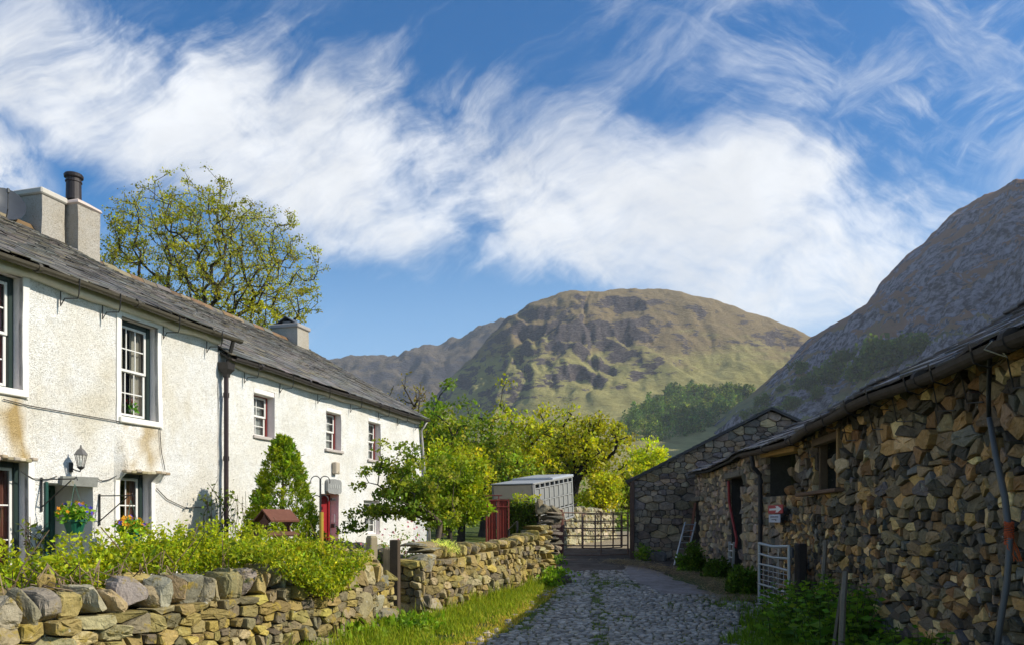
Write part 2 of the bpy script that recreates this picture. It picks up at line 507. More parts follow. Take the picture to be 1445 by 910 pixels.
# ground materials
def ground_mat():
    m = N('ground_soil_and_grass'); p = m.n('ShaderNodeNewGeometry').outputs['Position']
    c = m.mix(m.ss(m.noise(1.1, 5, .7, p), .4, .62), (.045, .075, .014), (.09, .105, .022))
    c = m.mix(m.ss(m.noise(7, 5, .7, p), .5, .75), c, (.10, .085, .04))
    c = m.mix(1, c, m.attr(), 'MULTIPLY')
    return m.pbsdf(c, .95, .1, 0, m.bump(m.noise(22, 5, .7, p), .8, .05))
M['ground'] = ground_mat()
def mud_mat(name, c1, c2, c3, bs=14):
    m = N(name); p = m.n('ShaderNodeNewGeometry').outputs['Position']
    c = m.mix(m.ss(m.noise(2.1, 5, .7, p), .35, .65), c1, c2)
    c = m.mix(m.ss(m.noise(9, 5, .75, p), .52, .72), c, c3)
    b = m.bump(m.noise(bs, 6, .7, p), .8, .03)
    return m.pbsdf(c, .85, .25, 0, b)
M['mud'] = mud_mat('trodden_mud', (.085, .055, .035), (.17, .12, .085), (.05, .032, .022))
M['concrete'] = mud_mat('worn_concrete', (.40, .31, .26), (.28, .215, .175), (.15, .105, .07), 30)
M['yard'] = mud_mat('sunlit_tone_gravel', (.33, .27, .18), (.25, .2, .13), (.16, .12, .08), 12)  # gravel coloured paler so the yard beyond the gate looks sunlit
M['joint'] = mud_mat('mossy_joint_soil', (.09, .105, .025), (.13, .15, .032), (.075, .06, .038))
M['cobble'] = mcol('cobble', .42, .5, var=((9, .3), (60, .3)), bump=((40, .5, .006),))

def hill_mat(name, grass1, grass2, rock1, rock2, h0, h1, brown, ns=1.0, st0=.30, st1=.46, run=(1, 1, 2.2), jag=1.1):
    """fell side: grass low down, bracken and bare rock where it is steep or high"""
    m = N(name); g = m.n('ShaderNodeNewGeometry'); p = g.outputs['Position']
    sx = m.n('ShaderNodeSeparateXYZ'); m.l(p, sx.inputs[0]); sn = m.n('ShaderNodeSeparateXYZ'); m.l(g.outputs['Normal'], sn.inputs[0])
    mp = m.mapping(run, vec=p)
    n1 = m.noise(.011*ns, 7, .68, mp); n2 = m.noise(.038*ns, 9, .74, mp); n3 = m.noise(.22*ns, 4, .7, mp)
    gr = m.mix(m.ss(n2, .4, .62), grass1, grass2)
    gr = m.mix(m.ss(m.math('ADD', m.ss(sx.outputs[2], h0, h1), m.math('MULTIPLY', m.math('SUBTRACT', n1, .5), 2.2)), .2, .8), gr, brown)
    rk = m.mix(m.ss(n3, .36, .64), rock1, rock2)
    st = m.math('ADD', m.math('SUBTRACT', 1, sn.outputs[2]), m.math('MULTIPLY', m.math('SUBTRACT', n2, .5), jag))
    sc = m.n('ShaderNodeSeparateColor'); m.l(m.attr(), sc.inputs[0]); st = m.math('ADD', st, m.math('SUBTRACT', sc.outputs[0], 1))     # the mesh says where crag breaks through
    c = m.mix(m.ss(st, st0, st1), gr, rk)
    nb = m.bump(n2, .9, 9/ns); nb = m.bump(n3, 1.0, 3.2/ns, nb)
    return m.pbsdf(c, .95, .1, 0, nb)
M['fell'] = hill_mat('fell_centre', (.43, .385, .15), (.34, .295, .11), (.20, .165, .155), (.07, .058, .062), 150, 330, (.31, .23, .12), 1.0, .37, .46, jag=1.45, run=(1, 1, 3.4))
M['scree'] = hill_mat('fell_right', (.25, .235, .10), (.10, .115, .045), (.34, .30, .34), (.05, .042, .055), 30, 260, (.30, .16, .10), 1.25, .27, .36, (.30, 1, .7), jag=2.3)
M['farfell'] = hill_mat('fell_far', (.17, .16, .09), (.12, .12, .07), (.12, .11, .12), (.08, .075, .085), 60, 260, (.16, .13, .10), .7, .32, .44)
# ---------------------------------------------------------------- terrain near the lane
def sm(x, a, b): t = np.clip((np.asarray(x, float)-a)/(b-a), 0, 1); return t*t*(3-2*t)
def gz(x, y):
    x = np.asarray(x, float); y = np.asarray(y, float)
    z = .36*np.clip((y-11.5)/13, 0, 1.0)+.22*sm(y, 24, 34)
    z = z+.12*sm(-x, .5, 3.0)*sm(y, 9, 15)            # the garden stands a little higher
    z = z+.04*np.sin(x*1.3+y*.7)*sm(np.abs(x-1.5), 3, 8)
    z = z-1.2*sm(y, 60, 200)-2*sm(y, 200, 400)
    return z
def gp(x, y, d=0): return np.array([x, y, float(gz(x, y))+d])
# road edges (x as a function of y)
def lane_left(y): return np.interp(y, [2, 8, 10, 12, 15, 17.5, 20, 24, 30], [-2.0, -.75, -.35, .10, .72, 1.15, 1.2, 1.5, 2.0])
def lane_right(y): return np.interp(y, [2, 7, 9, 10.5, 12, 14, 16, 18, 24, 30], [3.4, 3.2, 3.0, 3.1, 3.6, 4.3, 4.6, 4.9, 5.0, 4.2])

def grid_ground():
    xs = np.unique(np.concatenate([np.arange(-14, 14, .4), np.linspace(-60, -14, 24), np.linspace(14, 60, 24), np.linspace(-2500, -60, 20), np.linspace(60, 2500, 20)]))
    ys = np.unique(np.concatenate([np.arange(-4, 46, .4), np.linspace(46, 140, 30), np.linspace(140, 2600, 30), np.linspace(-200, -4, 8)]))
    X, Y = np.meshgrid(xs, ys); x, y = X.ravel(), Y.ravel(); n = len(xs)
    V = np.column_stack([x, y, gz(x, y)])
    i = np.arange(len(ys)-1)[:, None]*n+np.arange(n-1)[None]; i = i.ravel()
    g = G(); g.add(V, np.stack([i, i+1, i+n+1, i+n], 1), (1, 1, 1))
    tag(g.build('ground', M['ground'], smooth=True, loc=(0, 0, 0)), kind='structure')
grid_ground()
def strip(name, mat, left, right, y0, y1, lift, nx=10, dy=.3, wob=.08, kind='structure'):
    ys = np.arange(y0, y1+1e-6, dy); u = np.linspace(0, 1, nx)
    a = np.array([left(y) for y in ys])+wob*perlin(np.column_stack([ys*1.7, ys*0, ys*0+lift*900]))*2; b = np.array([right(y) for y in ys])+wob*perlin(np.column_stack([ys*1.7, ys*0+5, ys*0+lift*900]))*2
    X = a[:, None]+(b-a)[:, None]*u; Y = np.repeat(ys[:, None], nx, 1)
    V = np.column_stack([X.ravel(), Y.ravel(), gz(X.ravel(), Y.ravel())+lift])
    i = (np.arange(len(ys)-1)[:, None]*nx+np.arange(nx-1)[None]).ravel()
    g = G(); g.add(V, np.stack([i, i+1, i+nx+1, i+nx], 1), (1, 1, 1))
    return g, name, mat, kind
def lay(t):
    g, name, mat, kind = t
    return tag(g.build(name, mat, smooth=True, loc=(0, 0, 0)), kind=kind)
# cobbles: domed stones bedded in mossy soil
def cobbles():
    g = strip('cobbled_lane', M['joint'], lane_left, lane_right, 2, 20.5, .012)[0]
    lay((g, 'lane_bed', M['joint'], 'structure'))
    g = G(); y = 6.5; row = 0
    a = np.arange(8)*2*pi/8
    while y < 20.3:
        d = RNG.uniform(.06, .095); x = lane_left(y)-.25+RNG.random()*.1
        while x < lane_right(y)+.2:
            w = RNG.uniform(.07, .17)
            cx, cy = x+w/2, y+d/2+RNG.gauss(0, .014); x += w
            e = min(cx-lane_left(cy), lane_right(cy)-cx)
            if e < .12 and RNG.random() < .6: continue
            # the concrete strip and mud at the upper right hide the stones
            if cx > conc_left(cy)+.05 and cy > 15.2: continue
            gr = fbm(np.array([[cx*.9, cy*.5, 3.3]]), 3)[0]
            moss = abs(cx-(.2+.095*cy)) < .13
            if (gr > .22 or moss) and RNG.random() < .65: continue
            rx_, ry_ = w/2*RNG.uniform(.74, .95), d/2*RNG.uniform(.74, .98); h = RNG.uniform(.010, .024)
            rr = 1+NR.normal(0, .09, 8)
            th = RNG.uniform(0, pi); c_, s_ = cos(RNG.gauss(0, .25)), sin(RNG.gauss(0, .25))
            rings = []
            for k, hh in ((1, -.03), (.94, h*.6), (.74, h)):
                ex, ey = np.cos(a)*rx_*rr*k, np.sin(a)*ry_*rr*k
                rings.append(np.column_stack([cx+ex*c_-ey*s_, cy+ex*s_+ey*c_, np.full(8, hh)]))
            V = np.concatenate(rings+[np.array([[cx, cy, h*1.05]])]); V[:, 2] += .02+gz(V[:, 0], V[:, 1])+RNG.gauss(0, .005)+(V[:, 0]-cx)*RNG.gauss(0, .08)+(V[:, 1]-cy)*RNG.gauss(0, .08)
            Q = [(i*8+j, i*8+(j+1) % 8, (i+1)*8+(j+1) % 8, (i+1)*8+j) for i in range(2) for j in range(8)]+[(16+j, 16+(j+1) % 8, 24) for j in range(8)]
            v = RNG.choice([.17, .21, .25, .3, .36])*RNG.uniform(.8, 1.25)
            g.add(V, Q, (v*1.30, v*1.06, v*.82))
        y += d*RNG.uniform(.92, 1.0); row += 1
    tag(g.build('cobbled_lane', M['cobble'], smooth=True, loc=(0, 0, 0)), kind='structure')
def conc_left(y): return np.interp(y, [14, 15.2, 16, 18, 20.5, 22, 24], [3.2, 3.05, 2.85, 2.72, 2.95, 3.3, 3.3])
def conc_right(y): return np.interp(y, [14, 15.2, 16, 18, 20.5, 22, 24], [3.9, 4.0, 3.95, 3.8, 3.7, 3.65, 3.6])
cobbles()
lay(strip('concrete_path', M['concrete'], conc_left, conc_right, 15.2, 22, .03, wob=.1))
lay(strip('muddy_track', M['mud'], lambda y: lane_left(y)-.2*(y > 20), lambda y: lane_right(y)+.1, 19.4, 29.5, .022, wob=.2))
lay(strip('farmyard', M['yard'], lambda y: 1.0, lambda y: 9.5, 29.2, 64, .03, 12, .6, .3))
# ---------------------------------------------------------------- fells
def hill(name, mat, V, nx, C=(1, 1, 1)):
    ny = len(V)//nx; i = (np.arange(ny-1)[:, None]*nx+np.arange(nx-1)[None]).ravel()
    g = G(); g.add(V, np.stack([i, i+1, i+nx+1, i+nx], 1), C)
    return tag(g.build(name, mat, smooth=True, loc=(0, 0, 0)), kind='structure')
def prof(pts, D):
    """a skyline measured on the photograph, as heights above the valley at distance D"""
    p = np.array(pts, float); return (p[:, 0]-CX)/F*D, (HY-p[:, 1])/F*D+EYE
def hill_centre():
    D = 1250.
    px, pz = prof([(300, 735), (420, 735), (520, 660), (580, 592), (620, 552), (640, 533), (665, 508), (690, 474), (715, 449), (750, 427), (790, 415), (850, 410), (880, 407), (935, 409), (960, 412), (1000, 422), (1060, 442), (1110, 460), (1143, 472), (1200, 500), (1300, 560), (1400, 640), (1500, 700), (1700, 735)], D)
    xs = np.linspace(-620, 720, 470); ys = np.concatenate([np.linspace(420, 1250, 250), np.linspace(1270, 2000, 30)])
    X, Y = np.meshgrid(xs, ys); x, y = X.ravel(), Y.ravel()
    # skirts swing round the valley head: sample the crest along a slightly turned line
    H = np.interp(x, px, pz)
    t = np.clip((y-430)/(D-430), 0, 1)
    base = .58*t+.30*sm(t, .62, .95)+.12*sm(t, .85, 1)
    z = H*base
    back = y > D; z[back] = H[back]*(1-.8*sm(y[back], D+80, 2000))
    P = np.column_stack([x/170, y/170, z*0]); amp = sm(t, .55, .85)*(.3+.7*sm(H, 90, 260))
    crag = ridged(np.column_stack([x/75, y/150, z/95+3]), 5, 2.15, .55)-.8
    edge = 1-.72*sm(t, .86, .99)
    z = z+amp*(fbm(P, 4)*(17-8*sm(x, 0, 300))+crag*14*(1-.6*sm(x, -20, 330)))*edge*np.where(back, .6, 1)
    # a few gullies cut the face
    gul = np.abs(perlin(np.column_stack([x/90+fbm(P*1.5, 2)*.5, y/900, x*0+11])))
    z = z-amp*edge*13*(1-.7*sm(x, -50, 260))*(1-sm(gul, 0, .16))*(t < .97)
    # terraces make crag bands
    zt = z+38*fbm(np.column_stack([x/110, y/150, x*0+9]), 4)+.12*x; st = 52.
    lump = sm(fbm(np.column_stack([x/130, y/200, x*0+19]), 3), -.25, .35)
    z = z+amp*.55*lump*edge*(np.floor(zt/st)*st+st*sm((zt/st) % 1, .4, .95)-zt)*np.where(back, .0, 1)
    z = z+fbm(np.column_stack([x/60, y/60, x*0+5]), 4)*3.5*sm(t, .1, .4)
    z = np.where(H < 4, np.minimum(z, -6+0*z), z)-6*(1-sm(t, 0, .1))
    rock = .26*sm(z, 110, 230)*(1-.75*sm(x, 40, 330))*sm(fbm(np.column_stack([x/120, y/200, z/70+2]), 3), -.35, .25)-.10*sm(x, 60, 300)*(1-sm(z, 150, 260))-.05
    C = np.repeat(1+rock[:, None], 3, 1)
    return hill('mountain', M['fell'], np.column_stack([x, y, z]), len(xs), C), (xs, ys, z.reshape(X.shape))
_, HC = hill_centre()
def hill_right():
    D = 800.
    px, pz = prof([(860, 760), (930, 735), (960, 630), (1000, 602), (1050, 562), (1100, 518), (1140, 481), (1180, 458), (1220, 434), (1245, 403), (1270, 375), (1300, 352), (1330, 318), (1380, 283), (1445, 255), (1520, 190), (1650, 120), (1900, 60)], D)
    xs = np.linspace(80, 900, 380); ys = np.concatenate([np.linspace(230, 800, 240), np.linspace(808, 1250, 40)])
    X, Y = np.meshgrid(xs, ys); x, y = X.ravel(), Y.ravel()
    dy = np.clip(D-y, 0, None); xx = x-.33*dy
    z = np.interp(xx, px, pz)-.02*dy
    bk = np.clip(y-D, 0, None); z = z-bk*.55
    amp = sm(z, 5, 60)
    # gullies and screes run down the fall line (across x), so features vary along y
    z = z+amp*(fbm(np.column_stack([xx/160, y/60, x*0]), 4)*19+(ridged(np.column_stack([xx/60, y/70, z/90]), 5, 2.1, .55)-.8)*15+fbm(np.column_stack([x/16, y/16, x*0]), 3)*2.2)*np.where(bk > 0, .2, .2+.8*sm(dy, 8, 110))
    z = np.maximum(z, -8)
    return hill('mountain_slope', M['scree'], np.column_stack([x, y, z]), len(xs)), (xs, ys, z.reshape(X.shape))
_, HR = hill_right()
def hill_far():
    D = 2100.
    px, pz = prof([(0, 640), (150, 590), (300, 545), (400, 515), (450, 503), (480, 507), (530, 507), (575, 502), (620, 489), (660, 474), (690, 462), (720, 458), (800, 470), (900, 500), (1000, 520), (1100, 600)], D)
    xs = np.linspace(-1300, 700, 300); ys = np.concatenate([np.linspace(1300, 2100, 150), np.linspace(2120, 2900, 20)])
    X, Y = np.meshgrid(xs, ys); x, y = X.ravel(), Y.ravel()
    H = np.interp(x, px, pz); t = np.clip((y-1300)/800, 0, 1)
    z = H*(.25*t+.75*sm(t, .1, 1))*(1-.7*sm(y, 2150, 2900))
    z = z+sm(t, .05, .3)*(fbm(np.column_stack([x/240, y/240, x*0]), 5)*34+(ridged(np.column_stack([x/120, y/120, z/150]), 5)-.8)*20)*np.where(y > 2100, .4, 1-.35*sm(t, .9, 1))-6
    return hill('far_ridge', M['farfell'], np.column_stack([x, y, z]), len(xs))
hill_far()
def hz(HM, x, y):
    xs, ys, Z = HM
    i = np.clip(np.searchsorted(ys, y)-1, 0, len(ys)-2); j = np.clip(np.searchsorted(xs, x)-1, 0, len(xs)-2)
    a = (y-ys[i])/(ys[i+1]-ys[i]); b = (x-xs[j])/(xs[j+1]-xs[j])
    return (Z[i, j]*(1-a)*(1-b)+Z[i+1, j]*a*(1-b)+Z[i, j+1]*(1-a)*b+Z[i+1, j+1]*a*b)
def ray_hit(HM, px, py, y0, y1, n=900):
    """where the line of sight through a photo pixel meets a hill"""
    for y in np.linspace(y0, y1, n):
        p = W(px, py, y)
        if hz(HM, p[0], y) >= p[2]: return np.array([p[0], y, hz(HM, p[0], y)])
    return None
# world light, sun, sky
SUN_AZ, SUN_EL = radians(-8), radians(34)       # from +x towards +y
sdir = Vector((cos(SUN_EL)*cos(SUN_AZ), cos(SUN_EL)*sin(SUN_AZ), sin(SUN_EL)))
def world():
    w = bpy.data.worlds.new('World'); SC.world = w; w.use_nodes = True; t = w.node_tree
    for n in list(t.nodes): t.nodes.remove(n)
    m = N.__new__(N); m.t = t; m._co = None; m.out = t.nodes.new('ShaderNodeOutputWorld')
    bg = m.n('ShaderNodeBackground'); bg.inputs[1].default_value = SKY_STRENGTH; m.l(bg.outputs[0], m.out.inputs[0])
    sky = m.n('ShaderNodeTexSky', sky_type='NISHITA'); sky.sun_disc = False; sky.sun_elevation = SUN_EL; sky.sun_rotation = pi/2-SUN_AZ
    sky.air_density = 1.0; sky.dust_density = 1.1; sky.ozone_density = 3.0; sky.altitude = 100
    hs = m.n('ShaderNodeHueSaturation'); hs.inputs['Saturation'].default_value = SKY_SAT; hs.inputs['Value'].default_value = SKY_VAL; m.l(sky.outputs[0], hs.inputs['Color'])
    d = m.n('ShaderNodeTexCoord').outputs['Generated']; s = m.n('ShaderNodeSeparateXYZ'); m.l(d, s.inputs[0])
    x, y, z = s.outputs
    ya = m.math('MAXIMUM', m.math('ABSOLUTE', y), .12)
    u = m.math('DIVIDE', x, ya); v = m.math('DIVIDE', m.math('MAXIMUM', z, 0), ya)
    cb = m.n('ShaderNodeCombineXYZ'); m.l(u, cb.inputs[0]); m.l(v, cb.inputs[1]); uv = cb.outputs[0]
    # warp the field so that edges feather
    wn = m.n('ShaderNodeTexNoise'); wn.inputs['Scale'].default_value = 3.2; wn.inputs['Detail'].default_value = 4; m.l(uv, wn.inputs['Vector'])
    wv = m.n('ShaderNodeVectorMath', operation='MULTIPLY_ADD'); m.l(wn.outputs['Color'], wv.inputs[0]); wv.inputs[1].default_value = (.22, .16, 0); m.l(uv, wv.inputs[2])
    uw = wv.outputs[0]; s2 = m.n('ShaderNodeSeparateXYZ'); m.l(uw, s2.inputs[0])
    u2 = m.math('SUBTRACT', s2.outputs[0], .11); v2 = m.math('SUBTRACT', s2.outputs[1], .08)
    def curve(pts):
        c = m.n('ShaderNodeFloatCurve'); cv = c.mapping.curves[0]
        P = [((px-CX)/F*.5+.5, (HY-py)/F) for px, py in pts]
        for k, (a, b) in enumerate(P):
            if k < 2: cv.points[k].location = (a, b)
            else: cv.points.new(a, b)
        c.mapping.use_clip = False; c.mapping.update()
        m.l(m.math('ADD', m.math('MULTIPLY', u2, .5), .5), c.inputs['Value']); return c.outputs[0]
    lo = curve([(-360, 200), (0, 235), (130, 285), (250, 330), (400, 398), (560, 432), (700, 432), (800, 445), (930, 500), (1150, 520), (1445, 540), (1800, 600)])
    hi = curve([(-360, -120), (60, -40), (200, -30), (330, 10), (480, 50), (640, 75), (760, 110), (880, 120), (1000, 125), (1120, 135), (1250, 160), (1400, 220), (1500, 270), (1800, 380)])
    above = m.ss(m.math('SUBTRACT', v2, lo), -.012, .075); below = m.ss(m.math('SUBTRACT', hi, v2), -.06, .14)
    band = m.math('MULTIPLY', above, below)
    # fibres: noise drawn out along the fall streaks, which lean right on the left and left on the right
    def fibre(ang, a, b, det, dist):
        o = m.n('ShaderNodeMapping', vector_type='TEXTURE'); o.inputs['Scale'].default_value = (1/a, 1/b, 1); o.inputs['Rotation'].default_value = (0, 0, radians(ang)); m.l(uw, o.inputs['Vector'])
        return m.noise(1.0, det, .64, o.outputs[0], dist)
    f1 = fibre(36, 3.4, 12, 7, .3); f2 = fibre(-28, 3.8, 12, 7, .3); f3 = fibre(14, 2.8, 6, 8, .3)
    st = m.n('ShaderNodeMix', data_type='FLOAT'); m.l(m.ss(u2, .02, .36), st.inputs[0]); m.l(f1, st.inputs[2]); m.l(f2, st.inputs[3]); st = st.outputs[0]
    fine = m.noise(9, 9, .68, uw, .4)
    tex = m.math('ADD', m.math('ADD', m.math('MULTIPLY', st, .5), m.math('MULTIPLY', f3, .3)), m.math('MULTIPLY', fine, .2))
    dens = m.ss(m.math('ADD', m.math('MULTIPLY', band, .66), m.math('MULTIPLY', m.math('SUBTRACT', m.math('SUBTRACT', tex, .5), m.math('MULTIPLY', m.ss(m.noise(3.2, 6, .6, uw), .44, .66), .14)), 2.9)), .0, .86)
    # thin high cirrus above the band, thickest to the right
    up = m.math('MULTIPLY', m.ss(v2, .34, .50), m.ss(m.math('SUBTRACT', v2, hi), -.14, .03))
    right = m.ss(u2, -.25, .60, .30, 1.0)
    cir = m.math('MULTIPLY', m.math('MULTIPLY', m.ss(m.math('ADD', m.math('MULTIPLY', m.math('MAXIMUM', st, f1), .7), m.math('MULTIPLY', f3, .3)), .46, .70), up), m.math('MULTIPLY', right, .7))
    # low left puff
    pl = m.math('MULTIPLY', m.ss(u2, -.56, -.64), m.math('MULTIPLY', m.ss(v2, .36, .43), m.ss(v2, .52, .46)))
    tot = m.math('MAXIMUM', m.math('MAXIMUM', dens, cir), m.math('MULTIPLY', pl, m.ss(fine, .35, .6)))
    # body modulation inside the cloud
    body = m.math('ADD', .80, m.math('MULTIPLY', m.ss(m.noise(3.4, 7, .62, uw), .3, .7), .22))
    k = CLOUD/SKY_STRENGTH
    cw = m.n('ShaderNodeVectorMath', operation='SCALE'); cw.inputs[0].default_value = (.97*k, .985*k, 1.0*k); m.l(body, cw.inputs[3])
    fac = m.math('MULTIPLY', tot, .93)
    # the air near the horizon pales the blue
    blue = m.mix(1.0, hs.outputs[0], (.70, .97, 1.02), 'MULTIPLY')
    blue = m.mix(m.ss(v, .46, .12, 0, .55), blue, (.36/SKY_STRENGTH, .56/SKY_STRENGTH, .80/SKY_STRENGTH))
    m.l(m.mix(fac, blue, cw.outputs[0]), bg.inputs[0])
SKY_STRENGTH, SKY_SAT, SKY_VAL, CLOUD = .15, 1.50, .66, .82
world()
L = bpy.data.lights.new('sun', 'SUN'); L.energy = 4.0; L.angle = radians(.5); L.color = (1, .93, .80)
lo = bpy.data.objects.new('sun', L); COL.objects.link(lo); lo.rotation_euler = sdir.to_track_quat('Z', 'Y').to_euler()
cam = bpy.data.cameras.new('camera'); co = bpy.data.objects.new('camera', cam); COL.objects.link(co)
co.location = (0, 0, EYE); co.rotation_euler = (pi/2, 0, 0); cam.sensor_width = 36; cam.lens = 36*F/1445
cam.shift_y = (HY-455)/1445; cam.clip_end = 12000; cam.clip_start = .05
SC.camera = co
SC.view_settings.view_transform = 'Standard'; SC.view_settings.look = 'None'; SC.view_settings.exposure = EXPOSURE = 0.52; SC.view_settings.gamma = 1
SC.cycles.max_bounces = 6; SC.cycles.diffuse_bounces = 3; SC.cycles.transparent_max_bounces = 8; SC.cycles.volume_bounces = 1
SC.cycles.use_denoising = True

def haze():
    m = N('valley_haze'); v = m.n('ShaderNodeVolumePrincipled'); v.inputs['Density'].default_value = HAZE; v.inputs['Color'].default_value = (.80, .86, .96, 1); v.inputs['Anisotropy'].default_value = .25
    m.l(v.outputs[0], m.out.inputs['Volume'])
    g = G(); g.box((0, 1350, 297), (5400, 3400, 620), None, (1, 1, 1)); tag(g.build('haze', m.m, loc=(0, 1350, -13)), kind='stuff')
HAZE = .00012
haze()
# ---------------------------------------------------------------- the cottage row
CD = nrm((.2735, .9619, 0)); CN = np.array([CD[1], -CD[0], 0])      # along the front, and out of it
CO = np.array([-5.585, 15.28, 0])-CN*.2                             # front wall line, t = 0 at the joint of the two cottages
def fm(t, z, d): 
    t, z, d = np.broadcast_arrays(np.asarray(t, float), z, d)
    return np.stack([CO[0]+CD[0]*t+CN[0]*d, CO[1]+CD[1]*t+CN[1]*d, z+0*t], -1)
def ct(px, d=0.):
    k = (px-CX)/F; a = CO+CN*d
    return (k*a[1]-a[0])/(CD[0]-k*CD[1])
def cz(px, py, d=0.):
    t = ct(px, d); return EYE+(HY-py)/F*(CO[1]+CN[1]*d+CD[1]*t)
FR = np.column_stack([CD, CN, (0, 0, 1)])       # local (along, out, up) -> world
E1, E2, RIDGE = 5.18, 4.80, 7.46                # eaves of near and far cottage, ridge
DEP = 8.6                                       # depth of the houses
T0, T1 = -9.0, 10.15
wood_w = (.72, .70, .66); dgreen = (.015, .03, .026)

def sash_window(house, a, b, c, d, rec, cols, rows, framecol, sashcol, meet=None, curtain=(.5, .45, .38), outer=.06, mat='paint', curtain_cover=.78, red=None):
    """window part: outer box frame, sash bars, pane, curtain; a..b along wall, c..d height, set back by rec"""
    w, h = b-a, d-c
    def P(t, z, dd): return fm(a+t, c+z, -rec+dd)
    g = G()
    def bar(t0, t1, z0, z1, d0, d1, col, G_=g): G_.bbox(fm((a+a+t0+t1)/2, c+(z0+z1)/2, -rec+(d0+d1)/2), (t1-t0, d1-d0, z1-z0), FR, col, .006)
    o = outer
    bar(0, o, 0, h, -.03, .05, framecol); bar(w-o, w, 0, h, -.03, .05, framecol)
    bar(o, w-o, 0, o*.8, -.03, .045, framecol); bar(o, w-o, h-o, h, -.03, .045, framecol)
    win = g.build('window', M[mat], house)
    s = G(); sw = .045
    zs = [o*.8, h-o]; halves = [(zs[0], zs[1], .0)]
    if meet: halves = [(zs[0], meet*h+.02, -.012), (meet*h-.02, zs[1], .014)]
    for z0, z1, dd in halves:
        rws = rows if not meet else rows//2
        bar(o, o+sw, z0, z1, dd-.015, dd+.015, sashcol, s); bar(w-o-sw, w-o, z0, z1, dd-.015, dd+.015, sashcol, s)
        bar(o+sw, w-o-sw, z0, z0+sw, dd-.015, dd+.014, sashcol, s); bar(o+sw, w-o-sw, z1-sw, z1, dd-.015, dd+.014, sashcol, s)
        iw = w-2*o-2*sw; ih = z1-z0-2*sw
        for k in range(1, cols):
            x = o+sw+iw*k/cols; bar(x-.011, x+.011, z0+sw, z1-sw, dd-.012, dd+.010, sashcol, s)
        for k in range(1, rws):
            z = z0+sw+ih*k/rws
            for q in range(cols):
                x0 = o+sw+iw*q/cols+.011; x1 = o+sw+iw*(q+1)/cols-.011
                bar(x0, x1, z-.011, z+.011, dd-.012, dd+.009, sashcol, s)
    s.build('sash', M['paint'], win)
    p = G(); Z = [(o, .02), (w-o, h-.02)]
    for z0, z1, dd in halves:
        p.add(np.array([P(o+.01, z0+.01, dd-.004), P(w-o-.01, z0+.01, dd-.004), P(w-o-.01, z1-.01, dd-.004), P(o+.01, z1-.01, dd-.004)]), [(0, 1, 2, 3)])
    p.build('pane', M['pane'], win)
    # curtains hang in soft folds behind the glass; the room behind is dark
    q = G(); nn = 14
    for x0, x1 in ((o, o+(w-2*o)*curtain_cover/2), (w-o-(w-2*o)*curtain_cover/2, w-o)):
        xs = np.linspace(x0, x1, nn); dd = -.075+.018*np.sin(np.arange(nn)*2.2)
        V = np.concatenate([P(xs, .02, dd), P(xs, h-.02, dd)]); q.add(V, [(i, i+1, nn+i+1, nn+i) for i in range(nn-1)], curtain)
    q.build('curtain', M['cloth'], win)
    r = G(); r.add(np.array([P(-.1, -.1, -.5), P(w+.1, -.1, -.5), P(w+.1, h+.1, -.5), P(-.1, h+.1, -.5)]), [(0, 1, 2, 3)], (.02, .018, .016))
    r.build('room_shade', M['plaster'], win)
    return win
def pane_mat():
    m = N('window_pane'); a = m.n('ShaderNodeBsdfTransparent'); a.inputs[0].default_value = (.75, .8, .8, 1)
    b = m.n('ShaderNodeBsdfGlossy'); b.inputs['Roughness'].default_value = .03
    f = m.n('ShaderNodeFresnel'); f.inputs[0].default_value = 1.5
    x = m.n('ShaderNodeMixShader'); m.l(m.math('ADD', f.outputs[0], .04), x.inputs[0]); m.l(a.outputs[0], x.inputs[1]); m.l(b.outputs[0], x.inputs[2]); m.l(x.outputs[0], m.out.inputs[0]); return m.m
M['pane'] = pane_mat()

def rmap_factory(eave, dout, rise_pitch, ridge_d, sag=.03):
    """roof plane: s along, r metres up the slope, d off the plane"""
    return None

def slates(g, A, U, Nn, length, slope, exp0, exp1, wr, rng, sag=lambda s, r: 0, thick=.014, col0=(.10, .10, .10), clear=None):
    """slates laid on the plane A + along*s + U*r; courses diminish towards the ridge"""
    along = nrm(np.cross(U, Nn)); 
    if along@CD < 0: along = -along
    r = 0; k = 0
    while r < slope:
        e = exp0+(exp1-exp0)*r/slope; e *= rng.uniform(.92, 1.08)
        s = -rng.random()*.3
        while s < length:
            w = rng.uniform(*wr)*(1-.35*r/slope)
            s0, s1 = max(s, 0), min(s+w-.006, length)
            s += w
            if s1-s0 < .04: continue
            if clear and clear((s0+s1)/2, r): continue
            tail = r-.02+rng.gauss(0, .012); head = min(r+e*1.25, slope)
            lift = thick*1.9+abs(rng.gauss(0, .005)); tl = rng.gauss(0, .004)
            o = sag((s0+s1)/2, r)
            def q(ss, rr, dd): return A+along*ss+U*rr+Nn*(dd+o)
            c = rng.uniform(.6, 1.5); col = np.array(col0)*c*np.array([1+rng.gauss(0, .05), 1, 1+rng.gauss(0, .05)])
            if rng.random() < .10: col = np.array((.17, .145, .10))*rng.uniform(.7, 1.2)
            g.hexa([q(s0, tail, lift+tl-thick), q(s1, tail+rng.gauss(0, .006), lift-tl-thick), q(s1, head, .003), q(s0, head, .003),
                    q(s0, tail, lift+tl), q(s1, tail+rng.gauss(0, .006), lift-tl), q(s1, head, .003+thick*.7), q(s0, head, .003+thick*.7)], col)
        r += e; k += 1

